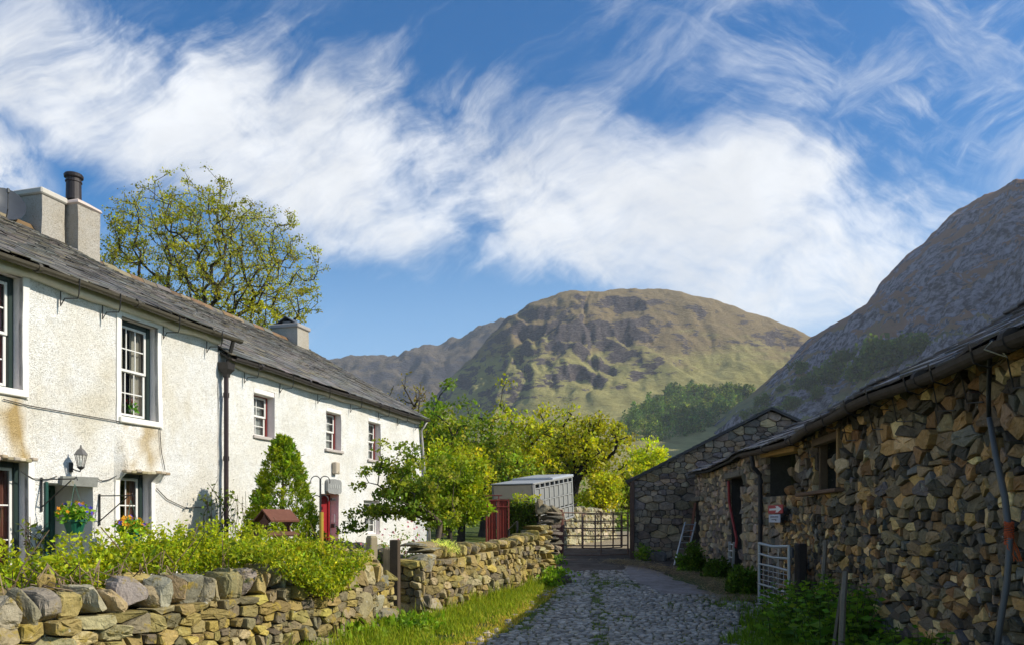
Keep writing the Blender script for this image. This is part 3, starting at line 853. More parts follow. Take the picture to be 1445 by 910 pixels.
hoods = [(ct(165), ct(228), 2.38, 3.35, .17), (ct(-45), ct(36), 2.42, 3.5, .2)]
def disp_near(t, z):
    d = .022*fbm(np.column_stack([t*.8, z*.8, t*0]), 3)+.008*perlin(np.column_stack([t*4, z*4, t*0+2]))
    for a, b, c, e, k in hoods:
        d = d+k*sm(t, a-.05, a+.08)*(1-sm(t, b-.08, b+.05))*np.clip((e-z)/(e-c), 0, 1)**1.3*(z >= c-.001)
    return d
def disp_far(t, z):
    d = .025*fbm(np.column_stack([t*.7, z*.7, t*0+7]), 3)+.008*perlin(np.column_stack([t*4, z*4, t*0+2]))
    return d+.55*sm(t, T1-.9, T1)*0+.35*sm(t, T1-.55, T1+.05)*np.clip((4.6-z)/3.2, 0, 1)

def cottage(label, t0, t1, eave, holes, mat, disp, rng, gable0, gable1):
    h = thing('cottage', label, 'cottage', fm((t0+t1)/2, 0., 0.))
    g = G(); gr = G()
    def tint(s, z):
        c = np.ones((len(s), 3)); n = fbm(np.column_stack([s*3.2, z*1.2, s*0+4]), 4)
        for a, b, c0, e, k in hoods:
            w = sm(s, a-.05, a+.1)*(1-sm(s, b-.1, b+.05))*(1-sm(z, e-.25, e+.15))*sm(z, c0-.3, c0)*np.clip(.25+n*1.6, 0, 1)*(s < 0)
            c *= 1-w[:, None]*np.array([.42, .56, .78])
        w = np.clip(fbm(np.column_stack([s*.9, z*.5, s*0+14]), 4)*1.4-.1, 0, .6)*(s < -.2); c *= 1-w[:, None]*np.array([.16, .22, .36])
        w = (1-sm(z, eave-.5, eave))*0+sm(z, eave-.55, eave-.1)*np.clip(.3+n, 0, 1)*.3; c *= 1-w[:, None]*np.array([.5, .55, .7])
        return c
    wall_sheet(g, fm, t0, t1, -.3, eave+.12, holes, .14, disp, (1, 1, 1), gr, tint)
    for hole in holes: gr = G(); wall_sheet(G(), fm, hole[0]-.2, hole[1]+.2, hole[2]-.2, hole[3]+.2, [hole], .14, disp, (1, 1, 1), gr); gr.build('reveal', M['plaster'], h)
    # gables and back
    mid = DEP/2; rr = RIDGE-.08
    for t, on in ((t0, gable0), (t1, gable1)):
        off = .0
        d0 = disp(np.array([t]), np.array([2.]))[0] if on else 0
        V = [fm(t, -.3, d0), fm(t, eave+.1, disp(np.array([t]), np.array([eave]))[0]), fm(t, rr, -mid), fm(t, E2, -DEP), fm(t, -.3, -DEP)]
        g.add(np.array(V), [(0, 1, 2, 3, 4)], (1, 1, 1))
    g.add(np.array([fm(t0, -.3, -DEP), fm(t1, -.3, -DEP), fm(t1, E2, -DEP), fm(t0, E2, -DEP)]), [(0, 1, 2, 3)], (1, 1, 1))
    g.build('wall', M[mat], h, smooth=False)
    return h
def roof_of(h, t0, t1, eave, lift, over, rng, exp, clear=None, verge=.0):
    # front plane from the eaves (d=+over) to the ridge (d=-DEP/2)
    z0 = eave+.02; z1 = RIDGE+lift
    run = DEP/2+over; U = np.array(-CN*run+np.array([0, 0, z1-z0])); slope = np.linalg.norm(U); U /= slope
    Nn = nrm(np.cross(CD, -U)); Nn = Nn if Nn[2] > 0 else -Nn
    A = fm(t0, z0, over)
    g = G()
    sag = lambda s, r: -.05*sin(pi*min(max((s-.5)/(t1-t0-1), 0), 1))*sin(pi*min(r/slope, 1))+.022*perlin(np.array([[s*.5, r*.7, 1.5]]))[0]
    # boarding under the slates
    for d in (-.03,):
        g.hexa([A+Nn*-.09, A+CD*(t1-t0)+Nn*-.09, A+CD*(t1-t0)+U*slope+Nn*-.09, A+U*slope+Nn*-.09, A-Nn*.05, A+CD*(t1-t0)-Nn*.05, A+CD*(t1-t0)+U*slope-Nn*.05, A+U*slope-Nn*.05], (.03, .025, .02))
    slates(g, A, U, Nn, t1-t0, slope, exp[0], exp[1], (.22, .46), rng, sag, .016, (.125, .115, .10), clear)
    # back plane
    B = fm(t0, E2, -DEP-over); bt = fm(t0, z1, -DEP/2); L = CD*(t1-t0)
    g.add(np.array([B, B+L, bt+L, bt]), [(0, 1, 2, 3)], (.1, .1, .1))
    ro = g.build('roof', M['slate'], h)
    # ridge stones bedded in mortar, grown over with brown moss
    g = G(); s = 0
    while s < t1-t0-.05:
        w = min(rng.uniform(.38, .55), t1-t0-s); p = fm(t0+s+w/2, z1+.02+rng.gauss(0, .008), -DEP/2)
        a = np.array([(-.17, -.10), (-.09, .02), (0, .06), (.09, .02), (.17, -.10)])
        V = []
        for e in (-w/2+.006, w/2-.006): V += [p+CD*e+CN*x+np.array([0, 0, z+rng.gauss(0, .004)]) for x, z in a]
        c = pick(rng, [(3, (.17, .10, .045)), (2, (.20, .15, .09)), (1, (.13, .12, .10))])
        g.add(V, [(i, i+1, 6+i, 5+i) for i in range(4)]+[(4, 3, 2, 1, 0), (5, 6, 7, 8, 9)], c); s += w
    g.build('ridge', M['slate'], h)
    return A, U, Nn, slope
def gutter(h, t0, t1, z, over, rng, col, brackets, arm=True):
    g = G(); n = 7; r = .062; ts = np.linspace(t0, t1, 24)
    a = np.linspace(pi, 2*pi, n); V = []
    for t in ts:
        zz = z+.014*sin(t*1.3)
        V += [fm(t, zz+r*sin(q), over+.02+r*cos(q)) for q in a]
    m = len(ts)
    for off in (0, 1):
        g.add(V if not off else np.array(V)+np.array([0, 0, .008]), [(i*n+j, i*n+j+1, (i+1)*n+j+1, (i+1)*n+j) for i in range(m-1) for j in range(n-1)], col)
    # joints
    t = t0+.9
    while t < t1:
        for q in (0,): g.tube([fm(t-.03, z-.004, over+.02), fm(t+.03, z-.004, over+.02)], r+.008, 10, tuple(c*.8 for c in col))
        t += 1.9
    gu = g.build('gutter', M['iron'], h)
    for t in brackets:
        b = G()
        b.tube([fm(t, z+.03, over+.09), fm(t, z-.06, over+.09), fm(t, z-.20, over+.075), fm(t+.0, z-.26, over+.05), fm(t-.02, z-.25, .10), fm(t-.03, z-.36, .035), fm(t-.03, z-.14, .035)], .009, 5, (.03, .028, .026))
        b.build('bracket', M['iron'], gu)
    return gu

# ---- near cottage --------------------------------------------------------------
W1 = (ct(170), ct(222), cz(170, 588), cz(170, 446), .24)
W0 = (ct(30)-1.0, ct(31), cz(30, 552), cz(30, 392), .24)
W2 = (ct(168), ct(212), 1.30, 2.38, .24)
W3 = (ct(38)-.95, ct(39), .7, 2.42, .24)
D1 = (ct(66), ct(131), -.3, 2.14, .86)
rev = (.88, .80, .77)
holes1 = [(*W1, rev), (*W0, rev), (*W2, rev), (*W3, rev), (*D1, rev)]
near = cottage('cream roughcast cottage nearest the camera with a twin chimney on its ridge', T0, -.02, E1, holes1, 'roughcast_near', disp_near, random.Random(21), True, True)
A1 = roof_of(near, T0-.2, .12, E1, .16, .26, random.Random(5), (.27, .15))
gutter(near, T0-.1, .32, E1-.03, .27, random.Random(6), (.10, .085, .06), [ct(p, .3) for p in (108, 166, 250, 310)])
# smooth bands round the openings
def bands(h, Wn, bw, name='window_surround', top=True, sill=True, proud=.022, col=(.76, .73, .68), disp=disp_near, low=None):
    a, b, c, d, _ = Wn; lo_ = c if low is None else low
    pcs = [(a-bw, a, lo_-(.10 if sill else 0), d+(bw if top else 0)), (b, b+bw, lo_-(.10 if sill else 0), d+(bw if top else 0))]
    if top: pcs.append((a, b, d, d+bw))
    for s0, s1, z0, z1 in pcs:
        g = G(); n = 10; S = np.linspace(s0, s1, 3); Z = np.linspace(z0, z1, n); SS, ZZ = np.meshgrid(S, Z); q = SS.ravel(), ZZ.ravel()
        D = disp(*q)
        V = np.concatenate([fm(q[0], q[1], D+proud), fm(q[0], q[1], D-.05)]); k = 3*n
        Fq = [(i*3+j, i*3+j+1, (i+1)*3+j+1, (i+1)*3+j) for i in range(n-1) for j in range(2)]
        Fq += [(i*3, (i+1)*3, k+(i+1)*3, k+i*3) for i in range(n-1)]+[(i*3+2, (i+1)*3+2, k+(i+1)*3+2, k+i*3+2) for i in range(n-1)]
        Fq += [(j, j+1, k+j+1, k+j) for j in range(2)]+[((n-1)*3+j, (n-1)*3+j+1, k+(n-1)*3+j+1, k+(n-1)*3+j) for j in range(2)]
        g.add(V, Fq, col)
        g.build(name, M['plaster'], h)
def sill(h, Wn, th=.10, out=.07, col=(.80, .76, .68), mat='plaster', w=.06):
    a, b, c, d, _ = Wn; g = G(); g.bbox(fm((a+b)/2, c-th/2+.012, out/2-.10), (b-a+2*w, out+.20, th), FR, col, .012); g.build('sill', M[mat], h)
for w_, tp, sl in ((W1, True, True), (W0, True, True), (W2, False, True), (W3, False, True)): bands(near, w_, .10, top=tp, sill=sl)
for w_ in (W1, W0, W2): sill(near, w_)
for w_, cc in ((W1, (.66, .58, .49)), (W0, (.35, .10, .08))):
    sash_window(near, w_[0]+.004, w_[1]-.004, w_[2]+.004, w_[3]-.004, .2, 3, 4, dgreen, wood_w, .5, cc, .075)
sash_window(near, W2[0]+.004, W2[1]-.004, W2[2]+.004, W2[3]-.004, .2, 2, 2, dgreen, wood_w, None, (.35, .17, .10), .075, curtain_cover=.8)
sash_window(near, W3[0]+.004, W3[1]-.004, W3[2]+.004, W3[3]-.004, .2, 2, 3, dgreen, wood_w, None, (.30, .12, .09), .08)
# door deep in its porch, only its frame edge shows
g = G(); a, b, c, d, dep = D1
for x0, x1, z0, z1 in ((a+.004, a+.09, c, d-.005), (b-.09, b-.004, c, d-.005), (a+.09, b-.09, d-.09, d-.005)): g.bbox(fm((x0+x1)/2, (z0+z1)/2, -.78), (x1-x0, .09, z1-z0), FR, (.018, .07, .055), .008)
g.bbox(fm((a+b)/2, (c+d-.09)/2, -.81), (b-a-.19, .045, d-c-.1), FR, (.02, .07, .055), .008)
for k in range(5): g.bbox(fm(a+.13+k*(b-a-.26)/4, (c+d-.09)/2, -.782), (.10, .012, d-c-.14), FR, (.02, .075, .058), .004)
dr = g.build('door', M['paint'], near)
g = G(); g.tube([fm(a+.2, 1.0, -.78), fm(a+.2, 1.0, -.73), fm(a+.30, 1.0, -.725)], .012, 8, (.3, .25, .12)); g.build('handle', M['iron'], dr)
g = G(); g.bbox(fm(a-.035, 1.0, .03), (.05, .04, 2.3), FR, (.018, .07, .055), .008); g.build('door_post', M['paint'], near)
# drip stone along the foot of the two bulged hoods
for a, b, c, e, k in hoods:
    g = G(); n = 9
    for i in range(n):
        t = a+(b-a)*(i+.5)/n; g.bbox(fm(t, c+.015+RNG.gauss(0, .01), k*.55), ((b-a)/n*.98, k*1.25, .05), FR@rz(RNG.gauss(0, .05)), pick(RNG, [(1, (.33, .27, .17)), (1, (.42, .36, .27))]), .012)
    g.build('window_hood', M['plaster'], near)
# eaves course, thick and lumpy
def eaves(h, t0, t1, z, over, disp, col):
    g = G(); ts = np.arange(t0, t1, .13); V = []
    for t in ts:
        w = .06*perlin(np.array([[t*1.1, 0, 0]]))[0]+.015*perlin(np.array([[t*5., 0, 3.]]))[0]
        V += [fm(t, z-.16+w, .01), fm(t, z-.15+w, .10), fm(t, z-.09+w, .135), fm(t, z+.04, .13)]
    g.add(V, [(i*4+j, i*4+j+1, (i+1)*4+j+1, (i+1)*4+j) for i in range(len(ts)-1) for j in range(3)], col)
    g.build('eaves_course', M['plaster'], h, smooth=True)
eaves(near, T0, .0, E1, .2, disp_near, (.72, .67, .58))
# chimneys: two stacks side by side astride the ridge
def stack(h, t0, t1, dc, dw, z0, z1, mat, cap, slabs=True, capcol=(.5, .46, .4)):
    g = G(); n = 8
    Z = np.linspace(z0, z1, 14); ring = []
    for z in Z:
        for e in ((t0, dc-dw/2), (t1, dc-dw/2), (t1, dc+dw/2), (t0, dc+dw/2)):
            k = .012*perlin(np.array([[e[0]*3, e[1]*3, z*2.2]]))[0]
            ring.append(fm(e[0]+k, z, e[1]+k))
    g.add(ring, [(i*4+j, i*4+(j+1) % 4, (i+1)*4+(j+1) % 4, (i+1)*4+j) for i in range(len(Z)-1) for j in range(4)]+[(len(Z)*4-4, len(Z)*4-3, len(Z)*4-2, len(Z)*4-1)], (.58, .54, .49))
    c = g.build('chimney', M[mat], h)
    g = G()
    if slabs: g.bbox(fm((t0+t1)/2, z1+.06, dc), (t1-t0+.10, dw+.10, .13), FR, capcol, .025)
    else:
        # domed mortar flaunching
        P = []; 
        for q, zz in ((.5, 0), (.56, .03), (.52, .08), (.25, .19), (.1, .21)):
            P += [fm((t0+t1)/2+(t1-t0)*q*x, z1+zz, dc+dw*q*y) for x, y in ((-1, -1), (0, -1.03), (1, -1), (1.03, 0), (1, 1), (0, 1.03), (-1, 1), (-1.03, 0))]
        g.add(P, [(i*8+j, i*8+(j+1) % 8, (i+1)*8+(j+1) % 8, (i+1)*8+j) for i in range(4) for j in range(8)]+[tuple(32+j for j in range(8))], capcol)
    g.build('cap', M['plaster'], c)
    return c
rd = -DEP/2
def rt(px, d=rd): return ct(px, d)
ta = rt(60); 
c1 = stack(near, rt(59, rd+.34), rt(91, rd+.34), rd, .68, 6.7, cz(58, 274, rd+.3), 'roughcast_near', True, capcol=(.52, .48, .42))
g = G(); p = fm(rt(75), cz(58, 274, rd+.3)+.06, rd)
for sgn in (-1, 1): g.bbox(p+np.array([0, 0, .10])+CN*sgn*.13, (.36, .30, .03), FR@rx(-sgn*.3), (.05, .045, .045), .008)
g.build('cowl_slate', M['slate'], c1)
c2 = stack(near, rt(110, rd+.62), rt(141, rd+.62), rd+.30, .64, 6.6, cz(113, 290, rd+.6), 'roughcast_near', True, False, (.56, .46, .40))
g = G(); tp = rt(104, rd+.28); zb = cz(103, 279, rd+.3); zt = cz(103, 245, rd+.3); R = .155
g.lathe(fm(tp, zb-.05, rd+.28), [(R*1.02, 0), (R, .06), (R*.97, (zt-zb)*.72), (R*1.08, (zt-zb)*.74), (R*1.08, (zt-zb)*.79), (R*.96, (zt-zb)*.81), (R*.96, (zt-zb)*.88), (R*1.22, (zt-zb)*.93), (R*1.26, (zt-zb)*1.02), (R*1.12, (zt-zb)*1.08), (R*.8, (zt-zb)*1.08), (R*.75, (zt-zb)*.9)], 20, (.035, .028, .028))
g.build('chimney_pot', M['iron'], c2, smooth=False)
for c_, t_, dd in ((c1, rt(75), rd+.36), (c2, rt(115), rd+.64)):
    pass
# ---- far cottage ----------------------------------------------------------------
Wf = [(ct(358), ct(387), cz(358, 614), cz(358, 546), .26), (ct(460), ct(481.5), cz(460, 633), cz(460, 573), .26), (ct(519.5), ct(537), cz(520, 648), cz(520, 588), .26)]
Df = (ct(452), ct(477.5), -.3, cz(470, 697), .34)
Wl = (ct(514), ct(536), cz(514, 754), cz(514, 705), .2)
Wl2 = (ct(356), ct(384), cz(356, 752), cz(356, 690), .2)
revf = (.86, .76, .73)
far = cottage('white roughcast cottage with red window trim beyond the drainpipe', .0, T1, E2, [(*w_, revf) for w_ in Wf+[Df, Wl, Wl2]], 'roughcast_far', disp_far, random.Random(22), True, True)
roof_of(far, .02, T1+.22, E2, .0, .26, random.Random(9), (.26, .15))
gutter(far, .1, T1+.1, E2-.03, .27, random.Random(8), (.06, .05, .045), [ct(p, .3) for p in (362, 411, 463, 508, 547, 573, 597)])
eaves(far, .02, T1, E2, .2, disp_far, (.55, .50, .44))
for w_ in Wf:
    a, b, c, d, _ = w_
    win = sash_window(far, a+.004, b-.004, c+.004, d-.10, .22, 2, 4, (.24, .03, .025), wood_w, .5, (.6, .58, .55), .034, curtain_cover=.8)
    g = G(); g.bbox(fm((a+b)/2, d-.06, -.10), (b-a-.01, .22, .11), FR@rx(.0), (.80, .77, .72), .015); g.build('lintel', M['plaster'], far)
    sill(far, w_, .07, .06, (.45, .40, .36))
for w_ in (Wl, Wl2):
    a, b, c, d, _ = w_
    sash_window(far, a+.004, b-.004, c+.004, d-.004, .16, 3, 4, (.70, .68, .64), wood_w, .5, (.6, .58, .55), .05)
g = G(); a, b, c, d, dep = Df
for x0, x1, z0, z1 in ((a+.004, a+.08, c, d-.005), (b-.08, b-.004, c, d-.005), (a+.08, b-.08, d-.08, d-.005)): g.bbox(fm((x0+x1)/2, (z0+z1)/2, -.28), (x1-x0, .10, z1-z0), FR, (.30, .018, .022), .008)
g.bbox(fm((a+b)/2, (c+d-.08)/2, -.30), (b-a-.17, .045, d-c-.09), FR, (.26, .016, .02), .008)
for z0, z1 in ((.3, .9), (1.05, 1.75)): g.bbox(fm((a+b)/2, (z0+z1)/2, -.272), (b-a-.42, .012, z1-z0), FR, (.33, .018, .02), .01)
dr = g.build('door', M['paint'], far)
g = G(); g.lathe(fm(b-.17, 1.0, -.26), [(.012, 0), (.024, .012), (.024, .03), (.008, .045)], 10, (.5, .4, .18)); g.build('handle', M['iron'], dr)
# notice and latch on the door jamb
g = G(); p = fm(b-.012, 1.62, -.15); g.bbox(p, (.012, .10, .22), FR, (.85, .84, .8), .003); g.bbox(fm(b-.02, 1.43, -.15), (.02, .10, .10), FR, (.06, .055, .05), .006); g.build('bell_plate', M['plastic'], far)
c3 = stack(far, T1-.95, T1-.25, rd, .95, 6.9, cz(430, 466, rd+.45), 'roughcast_far', True, capcol=(.35, .32, .30))
g = G(); p = fm(T1-.6, cz(430, 466, rd+.45)+.12, rd)
for sgn in (-1, 1): g.bbox(p+np.array([0, 0, .13])+CN*sgn*.20, (.62, .50, .035), FR@rx(-sgn*.55), (.10, .10, .11), .008)
g.bbox(p+np.array([0, 0, .05]), (.5, .3, .14), FR, (.2, .18, .17), .02)
g.build('cowl_slate', M['slate'], c3)
# batter strip and rainwater pipe on the far corner
g = G(); g.tube([fm(T1+.02, E2-.08, .27), fm(T1+.02, E2-.35, .08), fm(T1-.02, 4.2, .12), fm(T1-.02, 3.2, .20), fm(T1-.02, 1.8, .34), fm(T1-.02, .2, .43)], .04, 8, (.30, .28, .26)); g.build('corner_pipe', M['iron'], far, smooth=True)
# the black downpipe with its hopper at the joint of the two houses
g = G(); t_ = ct(318, .1)
g.tube([fm(t_, E2-.38, .12), fm(t_, 3.6, .12), fm(t_, 2.0, .12), fm(t_, -.2, .12)], .045, 10, (.035, .022, .024))
for z in (4.0, 2.75, 1.5): g.tube([fm(t_, z, .12), fm(t_, z+.09, .12)], .058, 10, (.03, .02, .02)); 
pipe = g.build('downpipe', M['iron'], far, smooth=False)
g = G(); V = []
for q, z in ((.05, E2-.40), (.055, E2-.34), (.11, E2-.25), (.12, E2-.12), (.10, E2-.12)): V += [fm(t_+x*q, z, .12+y*q) for x, y in ((-1, -1), (1, -1), (1, 1), (-1, 1))]
g.add(V, [(i*4+j, i*4+(j+1) % 4, (i+1)*4+(j+1) % 4, (i+1)*4+j) for i in range(4) for j in range(4)], (.04, .035, .032))
g.tube([fm(t_, E1-.08, .28), fm(t_, E1-.28, .22), fm(t_, E2-.15, .13)], .04, 8, (.04, .035, .03)); g.build('hopper', M['iron'], pipe)

# ---- things fixed to the walls ------------------------------------------------------
# carriage lantern
d_ = .27; tl = ct(119, d_); zl = cz(119, 640, d_)
ln = thing('wall_lantern', 'six sided carriage lantern on the cream wall above the slate name slab', 'lantern', fm(tl, zl-.25, 0))
def hexring(r, z, n=6): return [fm(tl, z, d_)+FR@np.array([r*cos(k*2*pi/n), r*sin(k*2*pi/n), 0]) for k in range(n)]
g = G(); rings = [hexring(.13, zl+.06), hexring(.125, zl+.075), hexring(.07, zl+.16), hexring(.02, zl+.20), hexring(.012, zl+.26)]
g.add(np.concatenate(rings), [(i*6+j, i*6+(j+1) % 6, (i+1)*6+(j+1) % 6, (i+1)*6+j) for i in range(4) for j in range(6)]+[(5, 4, 3, 2, 1, 0)], (.16, .15, .14)); g.build('cap', M['iron'], ln)
g = G()
for k in range(6):
    a0, b0 = hexring(.062, zl-.17)[k], hexring(.112, zl+.06)[k]; g.tube([a0, b0], .007, 4, (.05, .045, .045))
g.add(np.concatenate([hexring(.07, zl-.19), hexring(.07, zl-.17), hexring(.03, zl-.23)]), [(0, 1, 2, 3, 4, 5), (6, 7, 8, 9, 10, 11)]+[(i, (i+1) % 6, 6+(i+1) % 6, 6+i) for i in range(6)]+[(i, (i+1) % 6, 12+(i+1) % 6, 12+i) for i in range(6)], (.05, .045, .045)); g.build('frame', M['iron'], ln)
g = G(); g.add(np.concatenate([hexring(.06, zl-.165), hexring(.108, zl+.055)]), [(i, (i+1) % 6, 6+(i+1) % 6, 6+i) for i in range(6)], (.8, .8, .8)); g.build('pane', M['lglass'], ln)
g = G(); g.lathe(fm(tl, zl-.16, d_), [(.018, 0), (.02, .04), (.034, .09), (.03, .13), (.008, .155)], 10, (.8, .8, .75)); g.build('bulb', M['paint'], ln)
g = G(); g.tube([fm(tl, zl-.22, d_), fm(tl, zl-.27, d_-.02), fm(tl, zl-.25, d_-.12), fm(tl, zl-.2, .03)], .013, 6, (.05, .045, .045)); g.bbox(fm(tl, zl-.18, .028), (.09, .03, .2), FR, (.05, .045, .045), .01); g.build('bracket', M['iron'], ln)
ln.scale = (.76, .76, .76)
# slate slab over the door
ta, tb = ct(81), ct(131)
g = G(); V = []
for d0 in (.03, .085):
    V += [fm(ta, cz(81, 684), d0), fm(tb, cz(131, 687), d0), fm(tb+.03, cz(131, 673), d0), fm(ta+.02, cz(81, 671), d0)]
g.hexa(V, (.20, .20, .18)); tag(g.build('name_slab', M['slate'], loc=fm((ta+tb)/2, cz(100, 684), 0)), 'blank grey slate slab fixed above the porch of the cream cottage', 'slab')
ta, tb = ct(459), ct(476)
g = G(); zc = cz(467, 686); L_ = tb-ta
pr = [(-.5, -.12), (-.42, -.17), (0, -.19), (.42, -.17), (.5, -.12), (.5, .12), (.42, .17), (0, .19), (-.42, .17), (-.5, .12)]
V = [fm((ta+tb)/2+x*L_*1.15, zc+z*1.0, .03) for x, z in pr]+[fm((ta+tb)/2+x*L_*1.15, zc+z*1.0, .10) for x, z in pr]
g.add(V, [tuple(range(9, -1, -1)), tuple(range(10, 20))]+[(i, (i+1) % 10, 10+(i+1) % 10, 10+i) for i in range(10)], (.26, .26, .25))
sg = thing('name_plaque', 'rounded grey slate plaque with faint lettering above the red door', 'plaque', fm((ta+tb)/2, zc-.2, .05))
g.build('board', M['slate'], sg)
g = G()
for k in range(5): g.bbox(fm((ta+tb)/2-.22+k*.11, zc+.01*((k*7) % 3-1), .104), (.06, .01, .09), FR, (.36, .36, .34), .003)
g.build('lettering', M['paint'], sg)
g = G(); p = fm((ta+tb)/2, zc-.32, .05); g.bbox(p, (.2, .06, .06), FR, (.05, .05, .05), .01); g.build('bracket', M['iron'], sg)
# beige meter box
tb_ = ct(470.5); zb_ = (cz(470, 653)+cz(470, 667))/2
g = G(); g.bbox(fm(tb_, zb_, .075), (.2, .13, .30), FR, (.50, .42, .32), .02); g.bbox(fm(tb_, zb_-.1, .145), (.02, .012, .02), FR, (.1, .09, .08), .003)
tag(g.build('alarm_box', M['plastic'], loc=fm(tb_, zb_-.15, 0)), 'small beige box fixed high on the white wall above the plaque', 'alarm box')
# satellite dish at the chimney
g = G(); c = fm(ct(5, rd), cz(5, 288, rd), rd+.05); n = 16; V = [c]
ax = nrm(np.array([.55, -.65, .35])); e1 = nrm(np.cross(ax, (0, 0, 1))); e2 = np.cross(e1, ax)
V = []
for r, dd in ((.36, .0), (.25, -.05), (.12, -.085)): V += [c+(e1*cos(q)+e2*sin(q)*1.08)*r+ax*dd for q in np.arange(n)*2*pi/n]
V.append(c-ax*.095)
sd = thing('satellite_dish', 'dark satellite dish standing behind the roof ridge left of the chimney', 'satellite dish', c-np.array([0, 0, .5]))
g.add(V, [(i*n+j, i*n+(j+1) % n, (i+1)*n+(j+1) % n, (i+1)*n+j) for i in range(2) for j in range(n)]+[(2*n+j, 2*n+(j+1) % n, 3*n) for j in range(n)], (.06, .065, .075)); g.build('dish', M['plastic'], sd, smooth=True)
g = G(); g.tube([c-e2*.34, c-e2*.3+ax*.2, c+ax*.36], .012, 5, (.08, .08, .08)); g.bbox(c+ax*.38, (.05, .05, .09), None, (.12, .12, .12), .01); g.build('feed_arm', M['iron'], sd)
g = G(); g.tube([c-ax*.1, c-ax*.2-np.array([0, 0, .1]), c-ax*.2-np.array([0, 0, .7])], .022, 6, (.15, .15, .15)); g.build('mast', M['iron'], sd)
# cables
def cable(name, pts, label, r=.008, d=.03):
    g = G(); P = []
    for (x0, y0), (x1, y1) in zip(pts[:-1], pts[1:]):
        for k in range(6):
            u = k/6; x = x0+(x1-x0)*u; y = y0+(y1-y0)*u; t = ct(x); z = cz(x, y)
            P.append(fm(t, z, disp_near(np.array([t]), np.array([z]))[0]+d if t < 0 else disp_far(np.array([t]), np.array([z]))[0]+d))
    g.tube(P, r, 5, (.05, .045, .04)); tag(g.build(name, M['plastic'], loc=P[0]), label, 'cable')
cable('cable', [(0, 563), (28, 570), (95, 582), (165, 594), (224, 601)], 'thin dark cable running level across the cream wall below the upper sills')
cable('cable', [(28, 665), (45, 675), (65, 676), (81, 671)], 'short slack wire between the left window and the name slab')
cable('cable', [(131, 674), (142, 678), (152, 676), (166, 669)], 'slack wire from the name slab to the stained window hood')
cable('cable', [(219, 688), (235, 704), (260, 716), (285, 715), (306, 708)], 'drooping wire on the cream wall beside the small lower window')
cable('cable', [(222, 601), (220, 640), (221, 668)], 'wire dropping down the stained bulge over the small lower window', .007)
# hanging baskets on iron brackets
def flowerhead(g, p, r, col, n=5):
    ax = nrm(NR.normal(size=3)+np.array([.7, -.7, .7])); e1 = nrm(np.cross(ax, (0, 0, 1))); e2 = np.cross(ax, e1); q = NR.random()*6
    V = [p-ax*.004]; 
    for k in range(n*2):
        a = q+k*pi/n; rr = r*(1 if k % 2 == 0 else .55); V.append(p+(e1*cos(a)+e2*sin(a))*rr+ax*.006)
    g.add(V, [(0, 1+k, 1+(k+1) % (2*n)) for k in range(2*n)], np.array(col)*NR.uniform(.75, 1.2))
def basket(px_wall, py_top, reach, label, cols, shadow=None, seed=1):
    rng = np.random.default_rng(seed); t = ct(px_wall); z = cz(px_wall, py_top)
    b = thing('hanging_basket', label, 'hanging basket', fm(t, z-.8, 0), 'hanging baskets on the cream wall')
    g = G(); g.bbox(fm(t, z-.22, .022), (.035, .012, .5), FR, (.03, .03, .03), .003)
    g.tube([fm(t, z, .03), fm(t, z+.0, reach)], .010, 6, (.03, .03, .03)); g.tube([fm(t, z-.40, .03), fm(t, z-.02, reach*.9)], .009, 6, (.03, .03, .03)); g.tube([fm(t, z, reach), fm(t, z+.03, reach+.03), fm(t, z-.02, reach+.05)], .008, 6, (.03, .03, .03))
    g.build('bracket', M['iron'], b)
    c = fm(t, z-.62, reach)
    g = G(); g.lathe(c-np.array([0, 0, .17]), [(.09, 0), (.10, .01), (.145, .17), (.165, .175), (.165, .205), (.145, .205), (.12, .16)], 18, (.012, .10, .055)); pot = g.build('pot', M['plastic'], b, smooth=False)
    g = G()
    for k in range(3): a = k*2.1+.4; g.tube([c+np.array([.15*cos(a), .15*sin(a), .02]), c+np.array([0, 0, .55])], .005, 4, (.02, .08, .05))
    g.build('hanger', M['plastic'], b)
    P = rng.normal(size=(420, 3)); P /= np.linalg.norm(P, axis=1)[:, None]; P *= rng.random((420, 1))**.4; P = c+np.array([0, 0, .10])+P*np.array([.24, .24, .15]); P = P[P[:, 2] > c[2]-.02]
    g = G(); leaves(g, P, .06, mixcol([(.05, .13, .02), (.09, .18, .03), (.14, .2, .04)], len(P), rng=rng), rng=rng, aspect=.7); g.build('foliage', M['leaf'], b)
    g = G()
    for k in range(46):
        q = rng.normal(size=3); q /= np.linalg.norm(q); q[2] = abs(q[2]); side = q@CD
        col = cols[0] if side > -.05+.3*rng.normal() else cols[1]
        if rng.random() < .2: col = cols[2]
        flowerhead(g, c+np.array([0, 0, .12])+q*np.array([.23, .23, .17]), rng.uniform(.03, .045), col)
    g.build('blossom', M['petal'], b)
basket(57, 676, .62, 'green hanging pot of blue and yellow pansies before the deep porch', [(.10, .08, .62), (.35, .42, .06), (.75, .30, .02)], seed=3)
basket(139, 699, .62, 'hanging pot of orange pansies beside the small lower window', [(.80, .34, .02), (.75, .38, .03), (.10, .07, .55)], seed=5)
